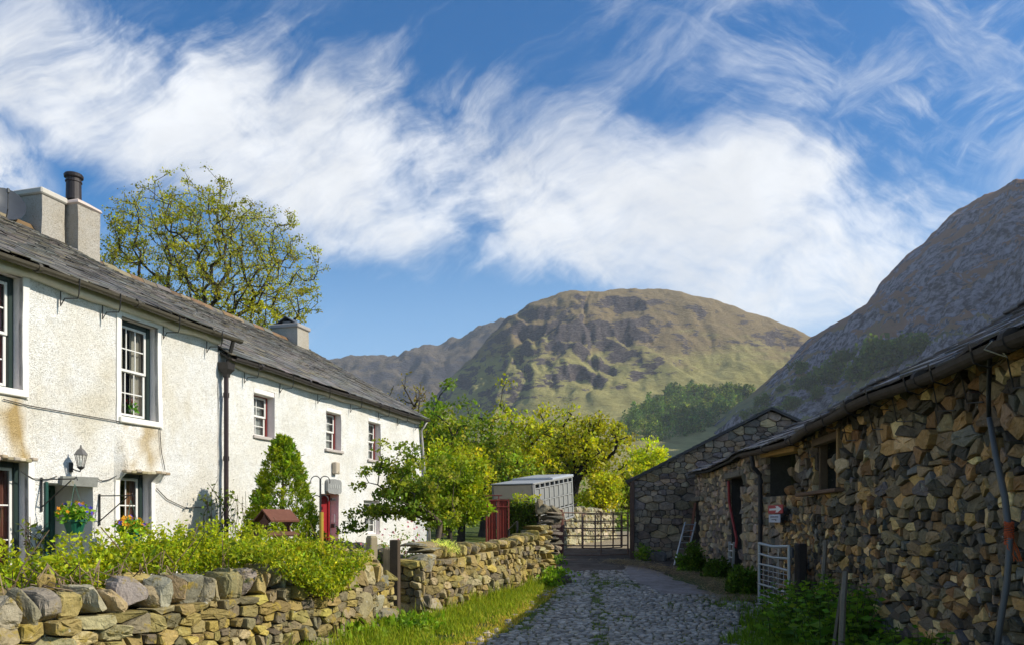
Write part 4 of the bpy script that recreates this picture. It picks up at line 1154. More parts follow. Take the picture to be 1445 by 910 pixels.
# geranium on the upper sill
g = G(); p = fm(ct(183, -.33), W1[2]+.12, -.30); 
ge = thing('potted_geranium', 'red geranium standing inside the upper window of the cream cottage', 'plant', p-np.array([0, 0, .1]))
g.lathe(p-np.array([0, 0, .1]), [(.05, 0), (.07, .11), (.075, .12), (.06, .12)], 12, (.3, .12, .06)); g.build('pot', M['plastic'], ge)
g = G(); leaves(g, p+NR.normal(0, .06, (60, 3))+np.array([0, 0, .12]), .06, (.06, .14, .03), aspect=.9); g.build('foliage', M['leaf'], ge)
g = G()
for k in range(18): flowerhead(g, p+NR.normal(0, .045, 3)+np.array([0, 0, .22]), .03, (.7, .02, .05))
g.build('blossom', M['petal'], ge)
# ---------------------------------------------------------------- the long stone barn on the right
BP = np.array([(3.27+.25, 2.6), (4.83+.25, 14.85), (5.23+.25, 23.15)])
BL = np.linalg.norm(np.diff(BP, axis=0), axis=1); BS = np.concatenate([[0], np.cumsum(BL)])
BDIR = [nrm(np.append(d, 0)) for d in np.diff(BP, axis=0)]; BNR = [np.array([-d[1], d[0], 0]) for d in BDIR]
EB = 2.93
def bm(s, z, d):
    s, z, d = np.broadcast_arrays(np.asarray(s, float), z, d)
    w = sm(s, BS[1]-.9, BS[1]+.9)[..., None]
    p0 = np.append(BP[0], 0)+BDIR[0]*s[..., None]; p1 = np.append(BP[1], 0)+BDIR[1]*(s-BS[1])[..., None]
    n = BNR[0]*(1-w)+BNR[1]*w
    base = np.where((s < BS[1])[..., None], p0, p1)
    wob = .05*np.sin(s*.9+1)+.03*np.sin(s*2.3)
    sagz = -.03*np.sin(s*.8)-.05*sm(s, BS[1], BS[2])*(z > 2)
    p = base+n*(d+wob)[..., None]; p[..., 2] = z+sagz*np.clip(z/3, 0, 1)
    return p
_ss = np.linspace(0, BS[2], 2000)
def bs(px, d=0.):
    P = bm(_ss, 1.5, d); x = CX+F*P[:, 0]/P[:, 1]; return float(np.interp(-px, -x[::1], _ss)) if x[0] > x[-1] else 0
def bz(px, py, d=0.):
    p = bm(bs(px, d), 1.5, d); return EYE+(HY-py)/F*p[1]
BF = lambda s: np.column_stack([BDIR[0] if s < BS[1] else BDIR[1], BNR[0] if s < BS[1] else BNR[1], (0, 0, 1)])
rngb = random.Random(33); Q2 = 5.2
O1 = (bs(1123), bs(1084), bz(1103, 699), bz(1103, 640)+.03, .45)
O2 = (bs(1186), bs(1152), bz(1170, 688), 2.86, .45)
O3 = (bs(1047), bs(1030), -.3, bz(1038, 672), .45)
O4 = (bs(988), bs(976), -.3, bz(980, 706), .45)
OB = [O1, O2, O3, O4]
# the recessed blocked doorway where the signs hang
barn = thing('stone_barn', 'long dark rubble stone barn with sagging slate roof along the lane', 'barn', bm(8., 0., -3.))
g = G()
pal_b = [(4, (.21, .16, .10)), (2.5, (.32, .225, .125)), (1.6, (.50, .30, .115)), (.9, (.68, .48, .22)), (4.2, (.105, .085, .06)), (1.6, (.27, .15, .065)), (.35, (.65, .5, .30)), (1.4, (.17, .15, .125))]
hol = [o[:4] for o in OB]
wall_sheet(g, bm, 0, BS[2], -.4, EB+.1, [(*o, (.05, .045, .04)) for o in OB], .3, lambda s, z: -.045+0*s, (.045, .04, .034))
cells = masonry_cells(0.9, BS[1]-.2, lambda s: -.15, lambda s: EB+.05, hol, .092, .46, (.9, 2.7), rngb, thin=.28, big=.07, hscale=lambda z: 1.3 if z < .9 else .95)
lay_stones(g, cells, bm, lambda s, z, r: pick(r, pal_b), rngb, .008, .014, .034, .13, .15)
pal_b2 = [(4, (0.246, 0.200, 0.151)), (3, (0.334, 0.264, 0.193)), (2, (0.422, 0.304, 0.179)), (1.4, (0.176, 0.144, 0.117)), (1, (0.510, 0.368, 0.234))]
cells = masonry_cells(BS[1]-.2, BS[2]-.02, lambda s: .0, lambda s: EB+.03, hol, .125, .38, (1.0, 2.0), rngb, thin=.15, big=.05)
lay_stones(g, cells, bm, lambda s, z, r: pick(r, pal_b2), rngb, .008, .016, .035, .12, .2)
# far gable end, back and near end of the barn as plain walls
WB = 5.5
def bback(s, z, d=0): return bm(s, z, -WB+d)
E_ = BS[2]
RB0, RB1 = 4.86, 4.28       # ridge height near and far
for s in (0.02, E_-.02):
    rz_ = RB0 if s < 5 else RB1
    g.add([bm(s, -.4, 0), bm(s, EB, 0), bm(s, rz_-.12, -WB/2), bm(s, EB-.1, -WB), bm(s, -.4, -WB)], [(0, 1, 2, 3, 4)], (.10, .09, .08))
S_ = np.linspace(.02, E_-.02, 12); V = np.concatenate([bm(S_, -.4, -WB), bm(S_, EB, -WB)]); g.add(V, [(i, i+1, 13+i-1+0, 12+i) for i in range(11)], (.10, .09, .08))
g.build('wall', M['stone'], barn)
# roof: thick ragged slates
g = G(); rr = random.Random(71)
def rp(s, r, d=0):        # r 0 eaves .. 1 ridge
    e = bm(s, EB+.07, .24); k = np.clip(s/E_, 0, 1); top = bm(s, RB0+(RB1-RB0)*k, -WB/2)
    p = e+(top-e)*r; n = nrm(np.cross(BDIR[0], top-e)); n = n if n[2] > 0 else -n
    return p+n*(d-.04*sin(pi*r)+.02*perlin(np.array([[s*.8, r*4, 3.]]))[0])
S2 = np.linspace(0, E_+.12, 40)
V = [rp(s, r, -.03) for s in S2 for r in (0, .5, 1)]+[rp(s, r, -.08) for s in S2 for r in (0, .5, 1)]; k = len(S2)*3
g.add(V, [(i*3+j+o, i*3+j+1+o, (i+1)*3+j+1+o, (i+1)*3+j+o) for o in (0, k) for i in range(len(S2)-1) for j in range(2)]+[(i*3, (i+1)*3, k+(i+1)*3, k+i*3) for i in range(len(S2)-1)], (.03, .026, .024))
V = [bm(s, RB0+(RB1-RB0)*np.clip(s/E_, 0, 1)-.02, -WB/2) for s in S2]+[bm(s, EB, -WB-.2) for s in S2]; m = len(S2)
g.add(V, [(i, i+1, m+i+1, m+i) for i in range(m-1)], (.08, .075, .075))
r = 0; slope = 3.3
while r < slope:
    e = .30-.13*r/slope; s = rr.random()*.2
    while s < E_+.1:
        w = rr.uniform(.2, .48); s0, s1 = s, min(s+w-.008, E_+.12); s += w
        t0 = max(r-.03+rr.gauss(0, .016), -.04)/slope; t1 = min(r+e*1.2, slope)/slope; th = rr.uniform(.016, .03); lf = th*1.3+abs(rr.gauss(0, .008))
        c = rr.uniform(.5, 1.5); col = np.array(pick(rr, [(4, (.11, .105, .11)), (1, (.17, .155, .14)), (1, (.075, .07, .072))]))
        g.hexa([rp(s0, t0, lf-th), rp(s1, t0, lf-th+rr.gauss(0, .004)), rp(s1, t1, .0), rp(s0, t1, .0), rp(s0, t0, lf), rp(s1, t0, lf+rr.gauss(0, .004)), rp(s1, t1, th*.6), rp(s0, t1, th*.6)], col)
    r += e
ro = g.build('roof', M['slate'], barn)
g = G(); s = 0
while s < E_: 
    k = s/E_; p = bm(s+.22, RB0+(RB1-RB0)*k+.02, -WB/2); g.bbox(p, (.43, .36, .05), BF(s)@ry(RNG.gauss(0, .02)), (.12, .11, .11), .02); s += .44
g.build('ridge', M['slate'], barn)
# gutter on iron straps
g = G(); n = 8; a = np.linspace(pi, 2*pi, n); r_ = .075; ts = np.linspace(.0, bs(1068), 60); V = []
for t in ts: V += [bm(t, EB-.01+r_*sin(q), .30)+BNR[0]*(-r_*cos(q)) for q in a]
m = len(ts)
for o in (0, .009): g.add(np.array(V)+np.array([0, 0, o]), [(i*n+j, i*n+j+1, (i+1)*n+j+1, (i+1)*n+j) for i in range(m-1) for j in range(n-1)], (.075, .055, .042))
for t in np.arange(1.2, ts[-1], 1.83): g.tube([bm(t-.04, EB-.012, .30), bm(t+.04, EB-.012, .30)], r_+.01, 12, (.06, .045, .035))
gu = g.build('gutter', M['rust'], barn)
for t in [bs(p, .2) for p in (1405, 1343, 1304, 1248, 1215, 1180, 1130)]:
    b = G(); b.tube([bm(t, EB+.05, .40), bm(t, EB-.10, .36), bm(t, EB-.14, .25), bm(t, EB-.05, .12), bm(t, EB-.30, .07), bm(t-.3, EB-.33, .05)], .008, 5, (.035, .03, .028)); b.build('bracket', M['iron'], gu)
# downpipe at the yellow lintel
g = G(); t = bs(1073, .12); g.tube([bm(t, EB-.06, .30), bm(t, EB-.30, .26), bm(t, EB-.45, .13), bm(t, 2.0, .12), bm(t, 1.2, .12), bm(t, .1, .14)], .045, 9, (.025, .024, .028))
for z in (2.3, 1.5, .8): g.tube([bm(t, z, .12), bm(t, z+.08, .12)], .056, 9, (.025, .024, .028))
g.build('downpipe', M['iron'], barn)
# timbers of the openings
a, b, c, d, _ = O1; g = G(); g.hexa([bm(a-.15, d-.06, -.2), bm(b+.25, d-.03, -.2), bm(b+.25, d-.03, .075), bm(a-.15, d-.06, .075), bm(a-.15, d+.15, -.2), bm(b+.25, d+.12, -.2), bm(b+.25, d+.12, .07), bm(a-.15, d+.15, .07)], (.50, .30, .10)); tag(g.build('lintel', M['wood'], barn), 'fresh yellow timber lintel')
a, b, c, d, _ = O2
g = G(); g.bbox(bm((a+b)/2+.18, c-.035, .06), (b-a+.75, .16, .055), BF(5), (.16, .095, .06), .012); g.build('ledge', M['wood'], barn)
g = G(); g.bbox(bm(a+.035, (c+d)/2, -.02), (.07, .12, d-c), BF(5), (.33, .20, .09), .01); g.bbox(bm(b-.035, (c+d)/2, -.1), (.07, .12, d-c), BF(5), (.12, .08, .05), .01); g.bbox(bm((a+b)/2, d-.06, -.04), (b-a-.15, .12, .11), BF(5), (.13, .09, .06), .01); g.build('window_frame', M['wood'], barn)
# stones stacked inside the two loft openings
for (a, b, c, d, _) in (O1, O2):
    for k in range(7):
        g = G(); boulder(g, bm(RNG.uniform(a+.15, b-.12), c+.1+.16*(k//2)+RNG.uniform(0, .06), -.28), (.34, .25, .2), BF(5)@rz(RNG.gauss(0, .3)), pick(RNG, pal_b))
        g.build('blocking_stone', M['stone'], barn)
a, b, c, d, _ = O3
g = G(); g.bbox(bm((a+b)/2, d+.06, -.05), (b-a+.5, .3, .14), BF(18), (.17, .15, .12), .02); g.build('lintel', M['stone'], barn)
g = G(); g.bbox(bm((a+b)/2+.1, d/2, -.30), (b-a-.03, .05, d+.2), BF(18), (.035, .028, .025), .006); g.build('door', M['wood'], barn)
g = G(); g.tube([bm(b-.02, d-.05, .04), bm(b-.18, d-.6, .06), bm(a+.25, 1.15, .08), bm(a+.12, .95, .12)], .032, 7, (.30, .035, .03)); g.build('door_bar', M['redpaint'], barn)
a, b, c, d, _ = O4
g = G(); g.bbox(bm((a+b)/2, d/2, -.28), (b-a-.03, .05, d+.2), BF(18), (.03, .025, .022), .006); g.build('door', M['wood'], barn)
g = G(); g.bbox(bm((a+b)/2, d+.06, -.05), (b-a+.4, .3, .12), BF(18), (.17, .15, .12), .02); g.build('lintel', M['stone'], barn)

# ---- second barn, gable to the lane ------------------------------------------------
QA = radians(10); QR = np.array([cos(QA), -sin(QA), 0]); QB = np.array([sin(QA), cos(QA), 0])      # across the gable, and back
QO = np.array([3.76, 24.0, 0]); GW = 8.1
def qm(s, z, d):       # d towards the camera
    s, z, d = np.broadcast_arrays(np.asarray(s, float), z, d)
    p = QO+QR*s[..., None]-QB*d[..., None]; p[..., 2] = z; return p
def gtop(s): return 2.86+(4.83-2.86)*(1-abs(s-GW/2)/(GW/2))
barn2 = thing('gabled_barn', 'dark stone barn showing its gable end behind the long barn', 'barn', qm(GW/2, .3, -5.))
g = G(); cells = masonry_cells(0, GW, lambda s: .15, lambda s: gtop(s), [], .15, .4, (1.0, 2.2), rngb, thin=.12, big=.08)
pal_q = [(4, (0.223, 0.182, 0.143)), (3, (0.297, 0.236, 0.166)), (2, (0.163, 0.135, 0.113)), (1.5, (0.401, 0.297, 0.178))]
lay_stones(g, cells, qm, lambda s, z, r: pick(r, pal_q), rngb, .008, .018, .035, .12, .2)
g.add([qm(0, 0, -.05), qm(GW, 0, -.05), qm(GW, 2.86, -.05), qm(GW/2, 4.82, -.05), qm(0, 2.86, -.05)], [(0, 1, 2, 3, 4)], (.06, .052, .045))
for s in (0.03, GW-.03): g.add([qm(s, 0, 0), qm(s, 0, -Q2), qm(s, 2.86, -Q2), qm(s, 2.86, 0)], [(0, 1, 2, 3)], (.12, .10, .09))
cl = masonry_cells(0, Q2, lambda s: .15, lambda s: 2.86, [], .16, .35, (1, 2.2), rngb)
lay_stones(g, cl, lambda s, z, d: qm(.0-d, z, -s), lambda s, z, r: pick(r, pal_q), rngb)
g.add([qm(0, 0, -Q2), qm(GW, 0, -Q2), qm(GW, 2.86, -Q2), qm(GW/2, 4.82, -Q2), qm(0, 2.86, -Q2)], [(0, 1, 2, 3, 4)], (.12, .10, .09))
g.build('wall', M['stone'], barn2)
g = G(); rr = random.Random(72)
for sg in (-1, 1):
    e = qm(GW/2+sg*(GW/2+.22), 2.76, .14); top = qm(GW/2, 4.93, .14); U = top-e; sl = np.linalg.norm(U); U /= sl; Nn = nrm(np.cross(QB, U)); Nn = Nn if Nn[2] > 0 else -Nn
    g.hexa([e-Nn*.06, e+QB*(Q2+.3)-Nn*.06, top+QB*(Q2+.3)-Nn*.06, top-Nn*.06, e, e+QB*(Q2+.3), top+QB*(Q2+.3), top], (.05, .045, .042))
    r = 0
    while r < sl:
        ex = .28; s = 0
        while s < Q2+.3:
            w = rr.uniform(.22, .45); t0 = r-.02+rr.gauss(0, .012); t1 = min(r+ex*1.2, sl); s1 = min(s+w-.006, Q2+.3); lf = .03+abs(rr.gauss(0, .006))
            q = lambda ss, r_, d: e+QB*ss+U*r_+Nn*d
            g.hexa([q(s, t0, lf-.016), q(s1, t0, lf-.016), q(s1, t1, .003), q(s, t1, .003), q(s, t0, lf), q(s1, t0, lf), q(s1, t1, .014), q(s, t1, .014)], np.array((.11, .105, .10))*rr.uniform(.6, 1.4)); s += w
        r += ex
g.build('roof', M['slate'], barn2)
g = G(); g.bbox(qm(-.06, 1.55, .07), (.14, .14, 2.4), np.column_stack([QR, QB, (0, 0, 1)]), (.10, .06, .045), .02); g.build('door_post', M['wood'], barn2)
g = G(); g.bbox(qm(-.05, 2.82, -1.2), (.12, 2.6, .16), np.column_stack([QR, QB, (0, 0, 1)]), (.22, .14, .09), .02); g.build('wall_plate', M['wood'], barn2)

# ---- signs ----------------------------------------------------------------------------
def board_frame(px): s = bs(px, .06); return s, BF(s)
x0, x1 = bs(1112, .1), bs(1090, .1); zc = (bz(1101, 712, .1)+bz(1101, 724, .1))/2; h_ = abs(bz(1101, 712, .1)-bz(1101, 724, .1)); w_ = x1-x0; sc_ = (x0+x1)/2; R_ = BF(sc_)
def on(s, z, d): return bm(sc_, zc, .17)+R_@np.array([s, d, z])
sg = thing('arrow_sign', 'red sign with a white arrow pointing right on the barn wall', 'sign', on(0, -h_/2, 0))
g = G(); g.bbox(on(0, 0, 0), (w_, .012, h_), R_, (.42, .02, .035), .004); g.build('board', M['paint'], sg)
g = G(); ar = [(-.40, -.10), (.10, -.10), (.04, -.30), (.20, -.30), (.44, 0), (.20, .30), (.04, .30), (.10, .10), (-.40, .10)]
# the lane runs away from us, so right as seen is towards the camera (-s)
V = [on(-x*w_, y*h_*1.25, .011) for x, y in ar]; g.add(V, [(0, 1, 2, 5, 6, 7, 8)[:0] or (0, 1, 7, 8), (1, 2, 3, 4, 5, 6, 7)], (.8, .78, .78)); g.build('arrow', M['paint'], sg)
zc2 = (bz(1101, 725, .1)+bz(1101, 737, .1))/2; zz = zc2-zc
sg2 = thing('notice_plate', 'small pale grey notice plate below the red arrow sign', 'sign', on(0, zz-.1, 0))
g = G(); w2 = w_*.78; h2 = h_*.95; g.bbox(on(w_*.07, zz, 0), (w2, .012, h2), R_, (.52, .55, .66), .02); g.build('board', M['paint'], sg2)
g = G()
for k, (xx, ww) in enumerate(((-.26, .14), (-.07, .2), (.13, .12), (.29, .16))): g.bbox(on(w_*.07-xx*w2, zz+h2*.2, .010), (ww*w2, .006, h2*.16), R_, (.12, .13, .2), .003)
g.bbox(on(w_*.07, zz-h2*.14, .010), (.42*w2, .006, h2*.10), R_, (.05, .05, .08), .003); g.bbox(on(w_*.07-.17*w2, zz-h2*.22, .010), (.06*w2, .006, h2*.14), R_, (.05, .05, .08), .003)
g.build('lettering', M['paint'], sg2)

# ---- things standing against the barns -------------------------------------------------------
# black hose and grey pole hung from the gutter
s0 = bs(1398, .2)
def pz(px, py, d): s = bs(px, d); return bm(s, bz(px, py, d), d)
hp = thing('hose', 'black hose ending in a grey pipe hung down the barn wall', 'hose', pz(1410, 905, .3))
g = G(); P = [pz(1400, 478, .34), pz(1397, 500, .26), pz(1396, 530, .2), pz(1395, 560, .18), pz(1396, 590, .18)]; g.tube(P, .018, 7, (.012, .012, .013)); g.build('rubber_hose', M['plastic'], hp, smooth=True)
g = G(); P = [pz(1396, 588, .18), pz(1405, 640, .18), pz(1418, 700, .19), pz(1425, 760, .2), pz(1421, 820, .23), pz(1411, 880, .27), pz(1405, 930, .3)]; g.tube(P, [.02, .024, .025, .025, .024, .024, .022], 8, (.12, .115, .11)); g.build('pipe', M['plastic'], hp, smooth=True)
g = G()
for k in range(14):
    c = pz(1424, 735+k*2.4, .2); g.tube([c+np.array([.03*cos(q+k), .03*sin(q+k), .006*sin(q)]) for q in np.linspace(0, 6.3, 9)], .006, 4, (.55, .12, .05))
for k in range(5): c = pz(1424, 752, .2); g.tube([c, c+np.array([RNG.gauss(0, .03), -.03, -.1]), c+np.array([RNG.gauss(0, .05), -.04, -.2])], .005, 4, (.6, .14, .05))
g.build('twine', M['cloth'], hp)
g = G(); c = pz(1400, 478, .36); g.tube([c, c+np.array([-.06, 0, -.06]), c+np.array([.08, -.05, -.13]), c+np.array([.02, 0, -.02])], .006, 5, (.5, .42, .3)); g.build('tie', M['cloth'], hp)
# galvanised field gate swung open
H0 = np.array([4.30, 12.1, 0]); H1 = np.array([4.345, 13.7, 0]); zg = float(gz(4.3, 12.8))+.06
gt = thing('field_gate', 'silver galvanised farm gate with mesh lower half standing open', 'gate', np.append(H0[:2], zg))
def gq(u, z): return H0+(H1-H0)*u+np.array([0, 0, zg+z])
g = G(); sv = (.40, .41, .43)
for u in (0, 1): g.tube([gq(u, 0), gq(u, 1.10)], .028, 8, sv)
for z in (0.02, .37, .72, .90, 1.08): g.tube([gq(0, z-.02*sin(3*z)), gq(.5, z-.03*(z > .8)), gq(1, z)], .020 if z < 1 else .026, 7, sv)
g.build('frame', M['galv'], gt)
g = G()
for k in range(1, 8): g.tube([gq(0, .02+.7*k/8), gq(1, .02+.7*k/8)], .005, 4, sv)
for k in range(1, 6): g.tube([gq(k/6, .02), gq(k/6, .72)], .005, 4, sv)
for k in (2, 4): g.tube([gq(k/6, .72), gq(k/6, 1.08)], .008, 4, sv)
g.build('mesh', M['galv'], gt)
g = G(); g.bbox(gq(0, .98)+np.array([.03, -.03, 0]), (.05, .07, .16), None, (.10, .10, .11), .01); g.build('latch', M['iron'], gt)
g = G(); p = np.array([4.5, 12.15, zg-.1]); g.bbox(p+np.array([0, 0, .6]), (.15, .15, 1.25), rz(.1), (.05, .04, .035), .02)
tag(g.build('gate_post', M['wood'], loc=p), 'dark square timber post beside the silver gate', 'post')
# broken pallet
pl = thing('pallet', 'broken grey timber pallet leaning on the barn by the silver gate', 'pallet', np.array([4.45, 11.55, .05]))
def pq(u, z, d=0): return bm(bs(1122, .2)-u, z, .30-.16*z+d)
for k, z in enumerate((.3, .55, .8)): g = G(); g.hexa([pq(.0, z), pq(.42, z-.06), pq(.42, z-.06, .03), pq(0, z, .03), pq(0, z+.16), pq(.42, z+.10), pq(.42, z+.10, .03), pq(0, z+.16, .03)], (.20, .17, .15)); g.build('board', M['wood'], pl)
for u in (.04, .4): g = G(); g.hexa([pq(u-.03, .0, -.05), pq(u+.03, .0, -.05), pq(u+.03, .0, 0), pq(u-.03, .0, 0), pq(u-.03, .95-.1*(u > .2), -.05), pq(u+.03, .95-.1*(u > .2), -.05), pq(u+.03, .95-.1*(u > .2), 0), pq(u-.03, .95-.1*(u > .2), 0)], (.17, .14, .12)); g.build('bearer', M['wood'], pl)
# stakes
for px, py0, py1, lab in ((1162, 762, 860, 'pale stake leaning against the barn right of the pallet'), (1190, 808, 885, 'thicker rotten stake standing among the nettles below the barn')):
    d0, d1 = (.32, .08) if px < 1180 else (.75, .6)
    g = G(); a0 = pz(px-4, py1, d0); a0[2] = 0; g.tube([a0, pz(px, (py0+py1)/2, (d0+d1)/2), pz(px+3, py0, d1)], [.035, .032, .03], 6, (.22, .18, .13))
    if px > 1180:
        g3 = G(); q0 = a0+np.array([-.06, .1, 0]); g3.tube([q0, pz(px-3, py0+25, d1)], [.025, .02], 5, (.16, .13, .09)); tag(g3.build('stake', M['wood'], loc=q0), 'thin dark rotten stake close beside the thicker one in the nettles', 'stake')
    tag(g.build('stake', M['wood'], loc=a0), lab, 'stake')
# two ladders
def ladder(foot, head, width, n, label, col, mat, side):
    g = G(); foot, head = np.array(foot, float), np.array(head, float); u = nrm(np.cross(head-foot, side)); o = thing('ladder', label, 'ladder', foot)
    s = nrm(np.cross(u, head-foot)); ax = nrm(np.array(side))
    for e in (-1, 1):
        r = G(); a = foot+ax*e*width/2; b = head+ax*e*width/2; d = nrm(b-a); f = np.column_stack([d, ax, np.cross(d, ax)]); r.bbox((a+b)/2, (np.linalg.norm(b-a), .03, .065), f, col, .006); r.build('rail', M[mat], o)
    for k in range(n):
        r = G(); q = (k+.6)/n; c = foot+(head-foot)*q; r.tube([c-ax*width/2, c+ax*width/2], .016, 6, col); r.build('rung', M[mat], o)
    return o
fy = 22.0; f0 = W(959, 801, fy); f0[2] = gz(f0[0], fy)+.02; hd = W(970, 736, 22.55); hd[0] = 5.16
ladder(f0, hd, .36, 7, 'aluminium ladder leaning on the barn corner behind the bushes', (.50, .51, .54), 'galv', (.92, .38, 0))
f0 = W(1031, 815, 18.6); f0[2] = gz(f0[0], 18.6)+.1; s_ = bs(1034, .08); hd = bm(s_, bz(1034, 764, .1), .10)
ladder(f0, hd, .42, 5, 'short white ladder leaning beside the red bar of the barn doorway', (.55, .54, .52), 'paint', BDIR[1])
# leaning plank behind the ladder
g = G(); a0 = W(970, 795, 22.7); a0[2] = gz(a0[0], 22.7); b0 = bm(bs(984), 2.1, .06); d_ = nrm(b0-a0); f_ = np.column_stack([d_, BDIR[1], np.cross(d_, BDIR[1])]); g.bbox((a0+b0)/2, (np.linalg.norm(b0-a0), .3, .03), f_, (.16, .07, .045), .006)
tag(g.build('plank', M['wood'], loc=a0), 'reddish brown plank leaning on the barn beside the ladder', 'plank')
# ---------------------------------------------------------------- dry stone garden walls
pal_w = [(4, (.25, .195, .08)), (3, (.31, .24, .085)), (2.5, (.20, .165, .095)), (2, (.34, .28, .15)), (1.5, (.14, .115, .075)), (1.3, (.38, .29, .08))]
def wall_map(P0, P1, bow=0.):
    P0, P1 = np.array(P0, float), np.array(P1, float); L_ = np.linalg.norm(P1-P0); D_ = np.append((P1-P0)/L_, 0); N_ = np.array([D_[1], -D_[0], 0])
    def f(s, z, d):
        s, z, d = np.broadcast_arrays(np.asarray(s, float), z, d)
        k = bow*np.sin(pi*np.clip(s/L_, 0, 1))+.04*np.sin(s*2.1)
        p = np.append(P0, 0)+D_*s[..., None]+N_*(d+k+(.6-z)*.09)[..., None]; p[..., 2] = z+gz(p[..., 0], p[..., 1]); return p
    return f, L_, np.column_stack([D_, N_, (0, 0, 1)])
def garden_wall(name, label, f, L_, R_, top, rng, cope, hm, th=.42, pal=pal_w, big=.1, ends=(True, True), copefrom=0., gap=.009, cat='wall'):
    o = thing(name, label, cat, f(L_/2, 0., -th/2))
    g = G(); cells = masonry_cells(0, L_, lambda s: -.12, top, [], hm, .42, (1.0, 2.2), rng, thin=.16, big=big)
    lay_stones(g, cells, f, lambda s, z, r: pick(r, pal), rng, gap, .02, .055, .14, .24)
    # back face and ends
    cells = masonry_cells(0, L_, lambda s: -.12, top, [], hm*1.2, .35, (1.0, 2.2), rng)
    lay_stones(g, cells, lambda s, z, d: f(s, z, -th-d), lambda s, z, r: pick(r, pal), rng, .012, .04, .03, .12)
    for k, on in enumerate(ends):
        if not on: continue
        s_ = L_ if k else 0
        cells = masonry_cells(0, th, lambda s: -.12, lambda s: top(s_), [], hm*1.2, .3, (1.0, 2.0), rng, big=0)
        sg = 1 if k else -1
        lay_stones(g, cells, (lambda ss, z, d: f(s_+sg*d, z, -ss)), lambda s, z, r: pick(r, pal), rng, .012, .04, .03, .1)
    # hearting
    n = 24; S = np.linspace(0.02, L_-.02, n); T = np.array([top(s) for s in S])-.03
    V = np.concatenate([f(S, -.2, -.05), f(S, T, -.07), f(S, T, -th+.07), f(S, -.2, -th+.05)])
    g.add(V, [(k*n+i, k*n+i+1, (k+1)*n+i+1, (k+1)*n+i) for k in range(3) for i in range(n-1)]+[(0, n, 2*n, 3*n), (n-1, 2*n-1, 3*n-1, 4*n-1)], (.05, .043, .03))
    g.build('stonework', M['lichen_stone'], o)
    if cope:
        g = G(); s = copefrom
        while s < L_-.1:
            w = rng.uniform(*cope[0]); h = rng.uniform(*cope[1]); dd = rng.uniform(.30, .46)
            boulder(g, f(s+w/2, top(s+w/2)+h*.44, -th/2+rng.gauss(0.06, .03)), (w*1.08, dd, h*1.08), R_@ry(rng.gauss(cope[2], .10))@rz(rng.gauss(0, .08)), pick(rng, pal), 2, .55, .10)
            s += w*.93
        g.build('coping', M['lichen_stone'], o)
    return o
rw = random.Random(5)
LW0, LW1 = (-4.75, 3.9), (-1.72, 11.45)
fL, LL, RL = wall_map(LW0, LW1, .12)
k_ = lambda s: np.interp(s, [0, 2, LL*.62, LL*.8, LL-.35, LL-.05], [.80, .80, .76, .88, .98, .74])
lw = garden_wall('garden_wall', 'lichen covered dry stone garden wall carrying the hedge in the foreground', fL, LL, RL, k_, rw, None, .088, .5, big=.10)
g = G(); s = 1.2
while s < LL*.70:          # bold rounded copes
    w = rw.uniform(.12, .27); h = rw.uniform(.20, .31)
    boulder(g, fL(s+w/2, k_(s+w/2)+h*.42, -.17), (w*1.1, .42, h*1.08), RL@ry(rw.gauss(.06, .10))@rz(rw.gauss(0, .2)), pick(rw, [(2, (.31, .25, .13)), (3, (.28, .25, .17)), (.6, (.36, .29, .11)), (1.5, (.31, .28, .22))]), 3, .42, .16)
    s += w*.97
while s < LL-.5:
    w = rw.uniform(.12, .34); h = rw.uniform(.12, .26)
    boulder(g, fL(s+w/2, k_(s+w/2)+h*.35, -.2+rw.gauss(0, .06)), (w*1.1, .36, h*1.1), RL@ry(rw.gauss(.25, .3)), pick(rw, pal_w), 2, .5, .14); s += w*.8
# tumbled second row behind the copes
for k in range(46):
    s = rw.uniform(1.2, LL-.4); boulder(g, fL(s, k_(s)+rw.uniform(.05, .26), -.36+rw.gauss(0, .05)), (rw.uniform(.15, .34), rw.uniform(.15, .3), rw.uniform(.08, .2)), RL@rz(rw.gauss(0, .5))@ry(rw.gauss(0, .3)), pick(rw, pal_w), 2, .5, .14)
g.build('coping', M['lichen_stone'], lw)
for s, z, d, dm in ((LL-.35, .13, .06, (.62, .4, .40)), (LL-.95, .10, .05, (.5, .34, .28)), (LL-.55, .40, .02, (.34, .3, .28)), (LL-.98, .42, .03, (.40, .3, .34)), (LL-.30, .68, -.05, (.42, .34, .26))): g = G(); boulder(g, fL(s, z, d-.1), dm, RL@ry(rw.gauss(0, .15)), pick(rw, [(1, (.32, .26, .14)), (1, (.27, .24, .17))]), 3, .5, .1); g.build('foundation_boulder', M['lichen_stone'], lw)
RW0, RW1 = (-1.40, 12.05), (.62, 17.3)
fR, LR, RR = wall_map(RW0, RW1, .05)
kr = lambda s: np.interp(s, [0, 1, LR-1.5, LR], [.93, .90, .92, .98])
w2 = garden_wall('garden_wall', 'sunlit dry stone wall running from the slatted gate up the lane', fR, LR, RR, kr, rw, ((.07, .16), (.14, .24), .35), .10, .42, big=.07, copefrom=.55)
for s, z, d, dm in ((.24, .26, .03, (.55, .5, .56)), (.30, .80, .0, (.60, .5, .40)), (.22, .57, .02, (.40, .45, .16)), (.62, .52, .04, (.36, .34, .2)), (.5, 1.04, -.1, (.62, .5, .09)), (.35, 1.13, -.15, (.5, .45, .08)), (.75, 1.10, -.16, (.42, .4, .12))):
    g = G(); boulder(g, fR(s, z, d-.18), dm, RR@ry(rw.gauss(0, .06)), pick(rw, [(1, (.34, .27, .14)), (1, (.28, .245, .18))]), 3, .42, .09); g.build('end_boulder', M['lichen_stone'], w2)
